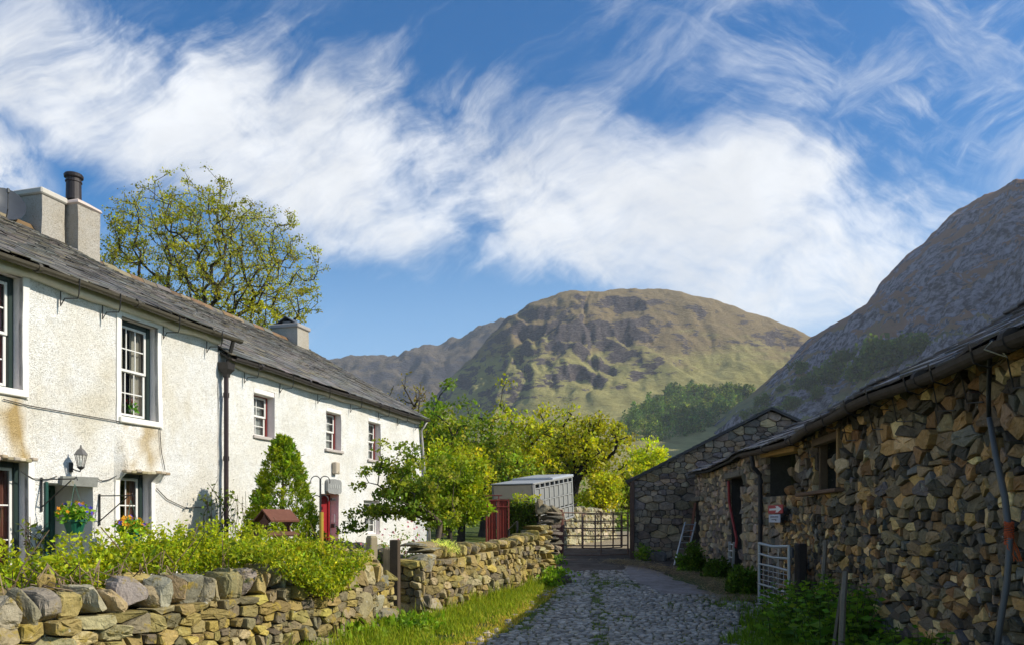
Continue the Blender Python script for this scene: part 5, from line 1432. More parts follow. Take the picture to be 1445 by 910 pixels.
# the pillar of flat stones that ends it
fP, LP, RP = wall_map((.66, 17.45), (.93, 18.1))
pw = thing('stone_pillar', 'stepped pillar of flat stones ending the sunlit garden wall', 'pillar', fP(.3, 0., -.2))
g = G(); z = -.05
while z < 1.22:
    h = rw.uniform(.06, .15); s = -.05
    while s < LP:
        w = rw.uniform(.18, .42); boulder(g, fP(min(s+w/2, LP-.05), z+h/2, -.24+rw.gauss(0, .025)), (w*1.08, .52, h*1.12), RP@ry(rw.gauss(0, .05)), pick(rw, pal_w), 2, .42, .1); s += w
    z += h*.93
g.build('stonework', M['lichen_stone'], pw)
# handrail on the pillar
p = W(730, 735, 17.6); p2 = W(718, 747, 18.6)
g = G(); g.tube([np.array([p[0], p[1], gz(p[0], p[1])]), p, p2, np.array([p2[0], p2[1], gz(p2[0], p2[1])])], .022, 7, (.02, .02, .024)); tag(g.build('handrail', M['iron'], loc=np.array([p[0], p[1], .2])), 'black iron handrail by the stone pillar', 'handrail')
# the return wall from the gate to the house
p0, p1 = W(548, 0, 12.9)[:2], W(440, 0, 15.2)[:2]
fB, LB, RB = wall_map(p1, p0)
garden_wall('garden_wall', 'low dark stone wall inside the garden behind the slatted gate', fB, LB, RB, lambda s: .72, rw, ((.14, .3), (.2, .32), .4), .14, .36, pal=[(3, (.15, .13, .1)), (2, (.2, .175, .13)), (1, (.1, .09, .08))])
# gate posts and slatted gate
pb = W(557.5, 0, 11.75); pb[2] = gz(pb[0], pb[1])-.1
g = G(); hgt = (W(557, 761, 11.75)[2]-pb[2]); g.bbox(pb+np.array([0, 0, hgt/2]), (.135, .14, hgt), rz(-.12), (.085, .062, .042), .012); tag(g.build('gate_post', M['wood'], loc=pb), 'tall dark timber post at the opening in the garden wall', 'post')
pb = W(524.5, 0, 12.0); pb[2] = gz(pb[0], pb[1])-.1
g = G(); hgt = (W(524, 757, 12.0)[2]-pb[2]); f_ = rz(-.75); g.bbox(pb+np.array([0, 0, hgt/2]), (.135, .135, hgt), f_, (.30, .25, .16), .012); g.bbox(pb+np.array([0, 0, hgt+.004]), (.11, .11, .03), f_, (.34, .29, .18), .01); tag(g.build('gate_post', M['wood'], loc=pb), 'pale square timber post with a mossy top left of the slatted gate', 'post')
ga, gb = W(541, 0, 12.35), W(552, 0, 11.72)
gg = thing('garden_gate', 'weathered slatted timber garden gate standing ajar between two posts', 'gate', np.array([gb[0], gb[1], gz(gb[0], gb[1])+.06]))
zb = float(gz(gb[0], gb[1]))+.1; d_ = nrm(np.array([gb[0]-ga[0], gb[1]-ga[1], 0])); f_ = np.column_stack([d_, (d_[1], -d_[0], 0), (0, 0, 1)]); Lg = np.linalg.norm(gb[:2]-ga[:2])
for k in range(8):
    g = G(); c = np.array([ga[0], ga[1], 0])+d_*(Lg*(k+.5)/8); h = 1.0+.02*(k % 2); c[2] = zb+h/2; g.bbox(c, (.055, .02, h), f_, np.array((.30, .25, .17))*RNG.uniform(.8, 1.15), .004); g.build('slat', M['wood'], gg)
for z in (.2, .8):
    g = G(); c = np.array([ga[0], ga[1], 0])+d_*Lg/2-f_[:, 1]*.03; c[2] = zb+z; g.bbox(c, (Lg, .035, .08), f_, (.2, .165, .11), .006); g.build('rail', M['wood'], gg)
# crook feeder pole
pb = W(452, 0, 14.1); pb[2] = float(gz(pb[0], pb[1])); zt = W(452, 675, 14.1)[2]
cr = thing('feeder_pole', 'dark double crook bird feeder pole before the red door', 'pole', pb)
g = G(); g.tube([pb, np.array([pb[0], pb[1], zt])], [.022, .018], 7, (.05, .05, .05)); g.build('pole', M['iron'], cr)
for sg, z0, r in ((-1, zt-.05, .085), (1, zt-.05, .085), (-1, zt-.38, .07), (1, zt-.38, .07)):
    g = G(); th_ = np.linspace(pi, -.35, 14); rr_ = r*1.05
    P = [np.array([pb[0], pb[1], z0-.1])]+[np.array([pb[0]+sg*(rr_*.95+rr_*cos(q)), pb[1], z0+rr_*1.1*sin(q)]) for q in th_]
    g.tube(P, .009, 5, (.06, .06, .06)); g.build('hook', M['iron'], cr)
g = G(); g.tube([pb+np.array([.03, -.05, .2]), np.array([pb[0]+.03, pb[1]-.05, W(0, 722, 14.1)[2]])], .04, 8, (.42, .30, .04)); g.build('sleeve', M['plastic'], cr)
# bird table
YB = 11.6; c = W(390, 731, YB); bt = thing('bird_table', 'brown wooden bird table with a pitched roof rising out of the hedge', 'bird table', np.array([c[0], c[1], float(gz(c[0], YB))]))
f_ = rz(.80); wR = .46
def bq(x, y, z): return c+f_@np.array([x, y, z])
for sg, lab in ((-1, 0), (1, 1)):
    g = G(); g.hexa([bq(-wR/2, sg*.26, -.05), bq(wR/2, sg*.26, -.05), bq(wR/2, 0, .115), bq(-wR/2, 0, .115), bq(-wR/2, sg*.265, -.025), bq(wR/2, sg*.265, -.025), bq(wR/2, 0, .14), bq(-wR/2, 0, .14)], (.17, .07, .045)); g.build('roof', M['wood'], bt)
for sg in (-1, 1):      # cut-out end boards
    g = G(); n = 9; pts = []
    for q in np.linspace(0, pi, n): pts.append((.16-.10*sin(q), -.20+.18*(q/pi)))
    out = [(-y, z) for y, z in pts]+[(-.06, .03), (0, .11), (.06, .03)]+[(y, z) for y, z in pts[::-1]]
    V = [bq(sg*.19+t, y*.9, z-.03) for t in (-.008, .008) for y, z in out]; m = len(out)
    g.add(V, [tuple(range(m-1, -1, -1)), tuple(range(m, 2*m))]+[(i, (i+1) % m, m+(i+1) % m, m+i) for i in range(m)], (.12, .055, .04)); g.build('end_board', M['wood'], bt)
g = G(); g.bbox(bq(0, 0, -.25), (.52, .40, .03), f_, (.15, .075, .05), .006)
for sg in (-1, 1): g.bbox(bq(0, sg*.20, -.22), (.52, .018, .06), f_, (.17, .085, .055), .004)
g.build('tray', M['wood'], bt)
g = G(); z0 = float(gz(c[0], YB)); g.bbox(np.array([c[0], c[1], (z0+c[2]-.26)/2]), (.075, .075, c[2]-.26-z0), f_, (.14, .08, .055), .008); g.build('post', M['wood'], bt)

# ---- wall, pillar and gate at the head of the lane --------------------------------------------
p0, p1 = W(700, 0, 23.6)[:2], W(758, 0, 23.2)[:2]
fM, LM, RM = wall_map(p0, p1)
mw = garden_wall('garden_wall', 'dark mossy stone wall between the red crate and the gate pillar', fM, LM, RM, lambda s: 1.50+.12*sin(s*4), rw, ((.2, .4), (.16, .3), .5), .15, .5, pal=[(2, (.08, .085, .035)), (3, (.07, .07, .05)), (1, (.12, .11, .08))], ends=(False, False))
g = G(); P = np.array([fM(RNG.uniform(.3, LM), RNG.uniform(.1, 1.75), RNG.uniform(.03, .16)) for _ in range(2600)]); leaves(g, P, .07, mixcol([(.035, .06, .012), (.05, .08, .015), (.03, .045, .012)], len(P)), up=0, out=RM[:, 1]*.5, aspect=.9)
P = np.array([fM(RNG.uniform(.5, LM), RNG.uniform(1.55, 2.0), RNG.uniform(-.3, .1)) for _ in range(300)]); leaves(g, P, .10, mixcol([(.20, .20, .02), (.12, .16, .02)], 300)); g.build('ivy', M['leaf'], mw)
pc = W(774, 0, 23.1); gp_ = thing('gate_pillar', 'stacked slate gate pillar with a pointed cap stone', 'pillar', np.array([pc[0], pc[1], float(gz(pc[0], pc[1]))]))
g = G(); z = gz(pc[0], pc[1])-.1; zt = W(0, 722, 23.1)[2]
while z < zt:
    h = rw.uniform(.07, .17); boulder(g, np.array([pc[0]+rw.gauss(0, .03), pc[1], z+h/2]), (.72, .62, h*1.15), rz(rw.gauss(.1, .06))@ry(rw.gauss(0, .03)), pick(rw, [(3, (.16, .13, .10)), (2, (.22, .18, .13)), (1, (.11, .09, .08))]), 2, .38, .10); z += h*.95
g.build('stonework', M['stone'], gp_)
for k, (dx, hh, tl) in enumerate(((-.28, .5, .15), (-.02, .22, .5), (.2, .2, .65), (-.15, .26, -.3))): g = G(); boulder(g, np.array([pc[0]+dx, pc[1]-.05*k, zt+hh*.3]), (.22 if k == 0 else .45, .4, hh), ry(tl), (.2, .165, .10), 2, .45, .12); g.build('cap_stone', M['stone'], gp_)
# rusty gates
def rustgate(label, A, B, h, bars, ups, rad, posts, zb, braces=()):
    o = thing('field_gate', label, 'gate', np.array([(A[0]+B[0])/2, (A[1]+B[1])/2, zb]))
    q = lambda u, z: np.array([A[0]+(B[0]-A[0])*u, A[1]+(B[1]-A[1])*u, zb+z])
    g = G(); rc = (.25, .15, .105)
    for z in bars: g.tube([q(0, z), q(.5, z-.015), q(1, z)], rad, 6, rc)
    for u, r in ups: g.tube([q(u, bars[0]), q(u, h)], r, 6, rc)
    g.build('frame', M['rust'], o)
    for u, r, hh in posts:
        p = G(); p.bbox(q(u, hh/2-.1), (r*2, r*2, hh+.2), rz(.1), (.15, .055, .04), .02); p.build('post', M['rust'], o)
    return o
A, B = W(795, 0, 25.2), W(886, 0, 25.6); zb_ = float(gz(A[0], A[1]))+.04
rustgate('rusty five bar farm gate closing the head of the lane', A, B, 1.42, (.04, .34, .66, .90, 1.14, 1.40), ((0, .03), (.58, .026), (1, .03)), .024, ((-.06, .10, 1.5), (1.06, .05, 1.5)), zb_)
A, B = W(822, 0, 27.6), W(877, 0, 28.4); zb2 = float(gz(A[0], A[1]))+.05
rustgate('rusty sheep hurdle standing in the yard behind the lane gate', A, B, 1.3, (.1, .42, .72, 1.0, 1.3), ((0, .045), (.32, .03), (.78, .03), (1, .045)), .02, (), zb2)
# sunlit field wall beyond
fF, LF, RF = wall_map((1.5, 28.0), (5.2, 39.0))
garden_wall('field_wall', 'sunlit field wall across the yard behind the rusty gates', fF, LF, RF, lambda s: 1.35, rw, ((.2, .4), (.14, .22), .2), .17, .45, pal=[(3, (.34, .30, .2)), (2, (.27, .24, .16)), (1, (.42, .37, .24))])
# red sheep crate end
YR = 22.3; a, b = W(686.5, 0, YR), W(717.5, 0, YR); zt = W(0, 704, YR)[2]; zb_ = float(gz(a[0], YR))
rc = thing('sheep_crate', 'rusty red steel sheep crate standing behind the stone wall', 'crate', np.array([(a[0]+b[0])/2, YR, zb_]))
w_ = b[0]-a[0]; rcol = (.24, .032, .018)
for u0, u1 in ((.06, .44), (.58, .94)):
    g = G(); g.bbox(np.array([a[0]+w_*(u0+u1)/2, YR, (zb_+zt)/2]), (w_*(u1-u0), .03, zt-zb_-.1), None, rcol, .006)
    for k in range(3): g.bbox(np.array([a[0]+w_*(u0+(u1-u0)*(k+.5)/3), YR-.02, (zb_+zt)/2]), (.025, .03, zt-zb_-.15), None, rcol, .006)
    g.build('panel', M['redpaint'], rc)
g = G()
for u in (0, .5, 1): g.tube([np.array([a[0]+w_*u, YR-.02, zb_]), np.array([a[0]+w_*u, YR-.02, zt])], .028, 6, (.17, .03, .02))
for z in (zt-.03, zt-.22, zb_+.2): g.tube([np.array([a[0]-.02, YR-.03, z]), np.array([b[0]+.02, YR-.03, z])], .024, 6, (.17, .03, .02))
for u in (0, .55): g.tube([np.array([a[0]+w_*u, YR+.3, zb_]), np.array([a[0]+w_*u, YR+.3, zt+.12])], .02, 6, (.16, .035, .03))
g.tube([np.array([a[0]-.05, YR+.3, zt+.12]), np.array([a[0]+w_*.7, YR+.3, zt+.12])], .018, 6, (.16, .035, .03))
g.build('frame', M['redpaint'], rc)
# livestock box, nose up on its jockey wheel
def trailer():
    c0 = W(752, 0, 27.0); zr = W(0, 681, 27.0)[2]
    # tail corner nearest to us is c0; sides: tail goes to the left, flank goes away to the right
    tl = nrm((-.90, .44, 0)); fl = nrm((.44, .90, 0)); pitch = radians(6.8)
    w_, l_, h_ = 1.60, 3.75, 1.62
    fl3 = np.array([fl[0]*cos(pitch), fl[1]*cos(pitch), sin(pitch)]); up = np.cross(fl3, tl); up = up if up[2] > 0 else -up
    O = np.array([c0[0], c0[1], zr])-up*h_
    Q = lambda u, v, w: O+tl*u*w_+fl3*v*l_+up*w*h_
    o = thing('livestock_trailer', 'white slatted livestock trailer with beige tailboard parked under the trees', 'trailer', np.array([c0[0]-.6, c0[1]+1.5, float(gz(c0[0], 28))]))
    wh = (.29, .29, .275); be = (.50, .39, .28); f_ = np.column_stack([tl, fl3, up])
    def bar(u0, u1, v0, v1, w0, w1, col, g, b=.008): g.bbox(Q((u0+u1)/2, (v0+v1)/2, (w0+w1)/2), (abs(u1-u0)*w_, abs(v1-v0)*l_, abs(w1-w0)*h_), f_, col, b)
    g = G(); bar(0, 1, .006, .99, .0, .04, (.3, .3, .3), g); bar(.97, 1, 0, 1, .04, .97, wh, g); bar(.03, .97, .975, 1, .04, .97, wh, g); g.build('body', M['paint'], o)
    g = G(); bar(-.02, 1.02, -.01, 1.01, .975, 1.0, (.34, .34, .33), g); bar(-.02, 1.02, .45, 1.0, 1.0, 1.035, (.42, .45, .5), g); bar(.05, .95, .47, .98, 1.035, 1.045, (.36, .36, .35), g); g.build('roof', M['paint'], o)
    g = G(); bar(.02, .98, .0, .018, .66, .96, be, g); bar(.02, .98, .0, .016, .40, .60, (.38, .33, .28), g); bar(.02, .98, 0, .016, .05, .36, (.38, .33, .28), g); g.build('tailboard', M['paint'], o)
    g = G(); bar(.0, 1, -.008, .02, .605, .645, (.16, .15, .14), g); bar(0, 1, -.008, .02, .365, .395, (.16, .15, .14), g); bar(0, .03, -.008, .02, .0, .97, (.2, .19, .18), g); bar(.97, 1, -.008, .02, 0, .97, (.2, .19, .18), g); g.build('tail_frame', M['paint'], o)
    # flank: white boards, posts, slots for air
    g = G(); n = 8
    for z0, z1 in ((.60, .84), (.34, .56), (.06, .27)):
        for k in range(n): bar(.004, .026, .03+.94*k/n+.016, .03+.94*(k+1)/n-.016, z0, z1, (.26, .26, .245), g)
    g.build('side_board', M['paint'], o)
    g = G()
    for k in range(n+1): bar(-.012, .03, .03+.94*k/n-.012, .03+.94*k/n+.012, 0, .975, wh, g)
    for z in (.0, .29, .57, .85, .955): bar(-.014, .03, .02, .98, z, z+.025, wh, g)
    g.build('side_frame', M['paint'], o)
    g = G(); bar(.05, .06, .03, .97, .05, .95, (.02, .02, .02), g); g.build('dark_backing', M['paint'], o)  # near-black sheet just behind the slotted flank
    for v in (.42, .62):
        for u in (-.02, 1.02):
            g = G(); cc = Q(u, v, -.12); rr_ = .33; ang = np.arange(20)*2*pi/20
            V = [cc+tl*t+fl3*cos(q)*r*rr_+up*sin(q)*r*rr_ for t, r in ((-.09, .55), (-.09, .92), (-.05, 1), (.05, 1), (.09, .92), (.09, .55)) for q in ang]
            g.add(V, [(i*20+j, i*20+(j+1) % 20, (i+1)*20+(j+1) % 20, (i+1)*20+j) for i in range(5) for j in range(20)]+[tuple(range(20)), tuple(range(100, 120))], (.02, .02, .02)); g.build('wheel', M['plastic'], o)
    g = G(); g.tube([Q(.5, 1, .03), Q(.5, 1.3, .03)], .05, 8, (.2, .2, .2)); jf = Q(.5, 1.25, .0); g.tube([jf, np.array([jf[0], jf[1], float(gz(jf[0], jf[1]))])], .03, 8, (.25, .25, .25)); g.build('drawbar', M['iron'], o)
trailer()
# loose stones on the lane
p = gp(1.13, 17.2); g = G(); boulder(g, p+np.array([0, 0, .08]), (.36, .26, .24), rz(.4), (.11, .085, .065), 3, .7, .14); tag(g.build('boulder', M['stone'], loc=p), 'dark rounded boulder lying at the edge of the cobbles', 'boulder')
p = qm(.65, 0, .45); p[2] = gz(p[0], p[1]); g = G(); boulder(g, p+np.array([0, 0, .14]), (.55, .4, .42), rz(.3)@ry(.3), (.2, .18, .16), 3, .5, .14); tag(g.build('boulder', M['stone'], loc=p), 'angular grey boulder at the foot of the gabled barn', 'boulder')
p = W(770, 768, 21.5); p[2] = gz(p[0], p[1]); g = G(); boulder(g, p+np.array([0, 0, .1]), (.22, .2, .26), None, (.55, .38, .33), 2, .7, .1); tag(g.build('boulder', M['stone'], loc=p), 'small pinkish stone in the grass below the gate pillar', 'boulder')
# ---------------------------------------------------------------- trees and plants
def make_tree(name, label, cat, group, base, cc, cr, nt, per, lsize, clump, cols, trunk_r, seed, step=.5, flat=.7, shell=.45, lumpy=.5, bark=(.06, .05, .04), minr=.012, aspect=.7, wt=None, lean=.0, upbias=.25, fork=None, transl='leaf', outb=.5, power=.46, curl=.10):
    rng = np.random.default_rng(seed); base = np.array(base, float); cc = np.array(cc, float); cr = np.array(cr, float)
    D = rng.normal(size=(nt*3, 3)); D /= np.linalg.norm(D, axis=1)[:, None]
    env = 1+lumpy*fbm(D*1.6+seed*3.1, 3)
    T = D*(rng.random((nt*3, 1))**shell)*env[:, None]
    T = T[T[:, 2] > -.85][:nt]; T = cc+T*cr
    # skeleton: each clump joins the nearest limb, biased back to the trunk
    fork = fork if fork is not None else cc[2]-cr[2]*.75
    n0 = max(3, int((fork-base[2])/step)+1)
    nodes = [base+np.array([lean*(k/n0)**1.5, 0, (fork-base[2])*k/(n0-1)])+np.array([.06*sin(k*1.3+seed), .06*sin(k*1.7), 0])*trunk_r*4 for k in range(n0)]
    par = list(range(-1, n0-1)); start = nodes[-1]
    T = T[np.argsort(np.linalg.norm(T-start, axis=1))]
    ends = []
    gdist = [np.linalg.norm(n-base) for n in nodes]
    for t in T:
        A = np.array(nodes); d = np.linalg.norm(A-t, axis=1); gd = np.array(gdist)
        cost = d+.22*gd+np.where(A[:, 2] > t[2]+.3, .8, 0)
        cost[:max(n0-2, 1)] += 2.0*(fork-A[:max(n0-2, 1), 2])
        i = int(np.argmin(cost)); p = A[i]; L_ = d[i]; m = max(1, int(L_/step)); prev = i
        side = rng.normal(size=3)*L_*curl; side[2] -= L_*upbias*.3
        for k in range(1, m+1):
            u = k/m; q = p+(t-p)*u+side*sin(pi*u)+rng.normal(0, .05*step, 3)
            nodes.append(q); par.append(prev); gdist.append(gdist[prev]+L_/m); prev = len(nodes)-1
        ends.append(prev)
    N_ = len(nodes); cnt = np.zeros(N_)
    for e in ends: cnt[e] += 1
    for i in range(N_-1, 0, -1):
        if par[i] >= 0: cnt[par[i]] += cnt[i]
    R_ = np.maximum(minr, trunk_r*(np.maximum(cnt, .5)/max(cnt[0], 1))**power); R_[0] *= 1.25
    P = np.array(nodes); o = thing(name, label, cat, base, group)
    g = G(); idx = np.arange(1, N_); pa = np.array(par)[1:]; a, b = P[pa], P[idx]; d = b-a; d /= np.linalg.norm(d, axis=1)[:, None]+1e-9
    ref = np.where(np.abs(d[:, 2:3]) > .9, np.array([[1., 0, 0]]), np.array([[0, 0, 1.]])); x = np.cross(ref, d); x /= np.linalg.norm(x, axis=1)[:, None]+1e-9; y = np.cross(d, x)
    ns = 6; th = np.arange(ns)*2*pi/ns; ra = np.minimum(R_[pa], R_[idx]*1.35); rb = R_[idx]
    V = np.concatenate([np.stack([a+(x*cos(t)+y*sin(t))*ra[:, None] for t in th], 1), np.stack([b+(x*cos(t)+y*sin(t))*rb[:, None] for t in th], 1)], 1)
    q0 = np.arange(len(idx))[:, None]*(2*ns); F_ = np.stack([np.stack([q0[:, 0]+j, q0[:, 0]+(j+1) % ns, q0[:, 0]+ns+(j+1) % ns, q0[:, 0]+ns+j], 1) for j in range(ns)], 1).reshape(-1, 4)
    g.add(V.reshape(-1, 3), F_, bark); g.build('trunk', M['bark'], o, smooth=True)
    # foliage
    C = P[ends]; n = len(C); m = rng.poisson(per, n); rep = np.repeat(np.arange(n), m)
    off = rng.normal(size=(len(rep), 3)); off /= np.linalg.norm(off, axis=1)[:, None]; off *= rng.random((len(rep), 1))**.45*np.array([1, 1, flat])*clump*rng.uniform(.7, 1.3, n)[rep][:, None]
    pts = C[rep]+off
    tone = rng.lognormal(0, .16, n)[rep][:, None]; cl = mixcol(cols, n, wt, rng)[rep]*tone
    keep = pts[:, 2] > base[2]+.1; pts, cl, off = pts[keep], cl[keep], off[keep]
    g = G(); leaves(g, pts, lsize, cl, up=.15, out=off/clump*outb, aspect=aspect, rng=rng, jitter=.22); g.build('crown', M[transl], o)
    return o
def ptree(name, label, cat, group, px, ptop, pbot, hw, Y, nt, per, lsize, clump, cols, trunk_r, seed, pbase=None, pbx=None, **k):
    t = W(px, ptop, Y); b = W(px, pbot, Y); bx = W(pbx if pbx else px, 0, Y)[0]
    cc = (t+b)/2; r = hw/F*Y
    return make_tree(name, label, cat, group, (bx, Y, float(gz(bx, Y))-.1), cc, (r*.93, r*.8, (t[2]-b[2])/2*.93), nt, per, lsize, clump, cols, trunk_r, seed, **k)
GT = 'leafy trees beyond the farmyard'
yg = [(.19, .195, .012), (.15, .17, .014), (.22, .21, .012)]; mg = [(.085, .12, .014), (.065, .10, .014), (.11, .135, .014)]; ol = [(.14, .145, .015), (.11, .125, .015), (.17, .165, .015)]
br = [(.24, .25, .012), (.19, .22, .012)]
# the big half bare tree behind the near cottage
t0 = W(280, 0, 36)
make_tree('ash_tree', 'tall half bare tree with small yellow green leaves behind the cottage roof', 'tree', None, (W(300, 0, 36)[0], 36, -.3), W(286, 396, 36), (5.2, 4.0, 4.4), 1900, 26, .08, .26, [(.15, .15, .02), (.12, .115, .02), (.19, .19, .025)], .34, 12, step=.42, shell=.27, lumpy=.24, fork=8.2, minr=.009, bark=(.045, .038, .032), aspect=.75, power=.52, upbias=.25, curl=.05)
ptree('sycamore_tree', 'dense green tree rising behind the far gable of the white cottage', 'tree', GT, 622, 552, 735, 62, 40, 110, 75, .17, .75, mg+yg[:1], .28, 21)
ptree('young_tree', 'thin nearly bare tree showing above the eaves of the white cottage', 'tree', GT, 580, 520, 640, 30, 50, 90, 4, .15, .4, [(.10, .085, .03), (.13, .11, .04)], .15, 22, bark=(.09, .07, .05))
ptree('tall_tree', 'airy yellow green tree standing tallest above the trailer', 'tree', GT, 742, 545, 730, 50, 46, 95, 42, .19, .65, yg, .22, 23, lumpy=.6)
ptree('sycamore_tree', 'mid green tree filling the gap between gable and tallest tree', 'tree', GT, 682, 572, 730, 58, 43, 120, 60, .18, .72, mg+ol[:1], .25, 24)
ptree('oak_tree', 'spreading oak with dark crooked limbs right of the trailer', 'tree', GT, 826, 575, 690, 66, 41, 115, 55, .16, .62, ol+yg[:1], .34, 25, pbx=808, lumpy=.45, bark=(.022, .018, .016), fork=3.6, power=.55, minr=.03)
ptree('lime_tree', 'small brilliant yellow domed tree left of the gabled barn', 'tree', GT, 917, 621, 706, 35, 54, 70, 75, .18, .6, br, .2, 26, lumpy=.2, shell=.35)
ptree('sycamore_tree', 'shadowy green tree half hidden behind the oak', 'tree', GT, 778, 590, 735, 55, 52, 100, 55, .22, .85, mg, .25, 27)
ptree('sycamore_tree', 'low dark green tree standing behind the trailer tailboard', 'tree', GT, 715, 632, 735, 48, 36, 80, 60, .15, .6, mg+ol[:1], .2, 28)
ptree('hawthorn_tree', 'low green thicket tree beneath the brilliant yellow tree', 'tree', GT, 893, 655, 730, 34, 46, 60, 55, .17, .6, mg+yg[:1], .15, 29)
ptree('hawthorn_tree', 'pale yellow bush tree growing beside the oak trunk', 'tree', GT, 848, 662, 728, 30, 37, 50, 55, .14, .5, yg, .12, 30)
ptree('sycamore_tree', 'bright green tree just right of the white cottage corner', 'tree', GT, 650, 625, 745, 46, 29, 80, 75, .12, .5, yg+br[:1], .16, 31)
ptree('sycamore_tree', 'distant dull tree on the left behind the white cottage eaves', 'tree', GT, 600, 575, 720, 42, 56, 80, 45, .22, .8, mg+ol, .2, 32)

# shrubs in the cottage garden
GS = None
b = W(600, 0, 14.6); bz_ = float(gz(b[0], 14.6))
make_tree('apple_tree', 'spreading dark leaved fruit bush against the white cottage wall', 'shrub', GS, (b[0]-.1, 14.6, bz_), W(578, 690, 14.6), (.98, .6, .80), 125, 62, .062, .17, [(.06, .095, .018), (.09, .12, .02), (.13, .15, .03)], .05, 41, step=.16, lumpy=.55, fork=bz_+.45, minr=.006, bark=(.11, .085, .06), shell=.5)
b = W(645, 0, 16.6); bz_ = float(gz(b[0], 16.6))
make_tree('lilac_bush', 'tall bright yellow green bush at the far corner of the cottage', 'shrub', GS, (b[0], 16.6, bz_), W(638, 694, 16.6), (.72, .6, 1.05), 120, 85, .07, .22, [(.13, .17, .012), (.17, .20, .014), (.09, .13, .014)], .06, 42, step=.2, lumpy=.45, fork=bz_+.4, minr=.006, shell=.45)
# golden conifer
def conifer():
    rng = np.random.default_rng(5); b = W(398, 0, 14.7); b[2] = float(gz(b[0], b[1])); top = W(406, 622, 14.7)[2]; H = top-b[2]; R0 = 1.0
    o = thing('conifer', 'golden green conical conifer in front of the white cottage', 'conifer', b)
    g = G(); g.tube([b, b+np.array([.02, 0, H*.9])], [.05, .012], 7, (.08, .05, .035)); g.build('trunk', M['bark'], o)
    g = G()
    for k in range(1000):
        h = rng.random()**1.25; z = H*(.03+.97*h); r = R0*(1-h)**.66*(.85+.35*rng.random())*min(1, .55+2*h)
        a = rng.random()*2*pi; d = np.array([cos(a), sin(a), 0]); L_ = .24*(1-.5*h)
        c = b+d*r*.72+np.array([.02*h, 0, z]); ax = nrm(d*.75+np.array([0, 0, 1.0])+rng.normal(0, .15, 3))
        n = 46; t = rng.random(n)**.8; pts = c+ax*(t*L_)[:, None]+rng.normal(0, 1, (n, 3))*(.05*(1.05-t))[:, None]
        col = np.array([(.13, .18, .012), (.09, .15, .012), (.055, .11, .014)][int(rng.choice(3, p=[.4, .35, .25]))])*rng.lognormal(0, .12)
        leaves(g, pts, .05, col*(.75+.5*t)[:, None], up=.4, out=ax*1.3, aspect=.36, rng=rng, jitter=.15)
    g.build('foliage', M['needle'], o)
conifer()
# the hedge over the garden wall
def hedge():
    rng = np.random.default_rng(8); o = thing('hedge', 'bright yellow green privet hedge spilling over the garden wall', 'hedge', fL(4.4, 0., -.9))
    pts = []; cl = []
    S = []
    for k in range(640):
        s = rng.uniform(1.3, LL-.75); u = s/LL
        top = np.interp(s, [1.3, 2.6, 3.9, 5.2, LL-1.6, LL-.75], [1.08, 1.20, 1.37, 1.44, 1.38, 1.12])+.07*perlin(np.array([[s*1.5, 0, 0]]))[0]
        d = -rng.uniform(.45, 1.25); z = top-abs(rng.normal(0, .17))-.10-.25*((d+.85)/.4)**2*.4
        if z < .72: continue
        S.append((s, z, d))
    for k in range(170):         # the fall of leaves over the face of the wall
        s = rng.normal(LL-2.05, .48); 
        if s > LL-1.0 or s < LL-3.6: continue
        v = rng.random(); w = exp_ = max(0, 1-abs(s-(LL-2.0))/1.3)
        z = 1.28-.62*v*w; d = -.35+.5*min(1, v*1.6)
        S.append((s, z, d))
    for s, z, d in S:
        c = fL(s, z, d); n = rng.poisson(52); q = rng.normal(size=(n, 3)); q /= np.linalg.norm(q, axis=1)[:, None]; q *= rng.random((n, 1))**.5*np.array([.17, .17, .12])
        pts.append(c+q); cl.append(mixcol([(.15, .175, .012), (.11, .145, .014), (.19, .20, .016), (.075, .11, .014)], n, rng=rng)*rng.lognormal(0, .14))
    g = G(); leaves(g, np.concatenate(pts), .046, np.concatenate(cl), up=.35, rng=rng, aspect=.5, jitter=.2)
    # shoots stick out above
    for k in range(150):
        s = rng.uniform(1.4, LL-.9); top = np.interp(s, [1.3, 2.6, 3.9, 5.2, LL-1.6, LL-.75], [1.08, 1.20, 1.37, 1.44, 1.36, 1.1]); c = fL(s, top-.06, -rng.uniform(.5, 1.1)); ax = nrm(rng.normal(0, .4, 3)+np.array([0, 0, 1])); n = 14; t = rng.random(n)
        leaves(g, c+ax*(t*.22)[:, None]+rng.normal(0, .018, (n, 3)), .045, (.16, .185, .014), rng=rng, aspect=.5)
    g.build('foliage', M['leaf'], o)
    g = G()
    for k in range(110):
        s = rng.uniform(1.3, LL-.9); c = fL(s, .78, -rng.uniform(.4, .7)); e = c+rng.normal(0, .25, 3)+np.array([0, 0, rng.uniform(.2, .55)]); m = (c+e)/2+rng.normal(0, .08, 3); g.tube([c, m, e], [.008, .006, .004], 4, np.array((.16, .11, .07))*rng.uniform(.6, 1.4), False)
    for k in range(70):          # dry arching stems at the left end
        s = rng.uniform(1.5, 4.2); c = fL(s, .86, -.42+rng.normal(0, .05)); h = rng.uniform(.15, .42); g.tube([c, c+np.array([rng.normal(0, .06), rng.normal(0, .04), h]), c+np.array([rng.normal(.1, .12), rng.normal(-.05, .05), h*.7])], .006, 4, np.array((.25, .18, .11))*rng.uniform(.5, 1.3), False)
    g.build('twigs', M['bark'], o)
hedge()
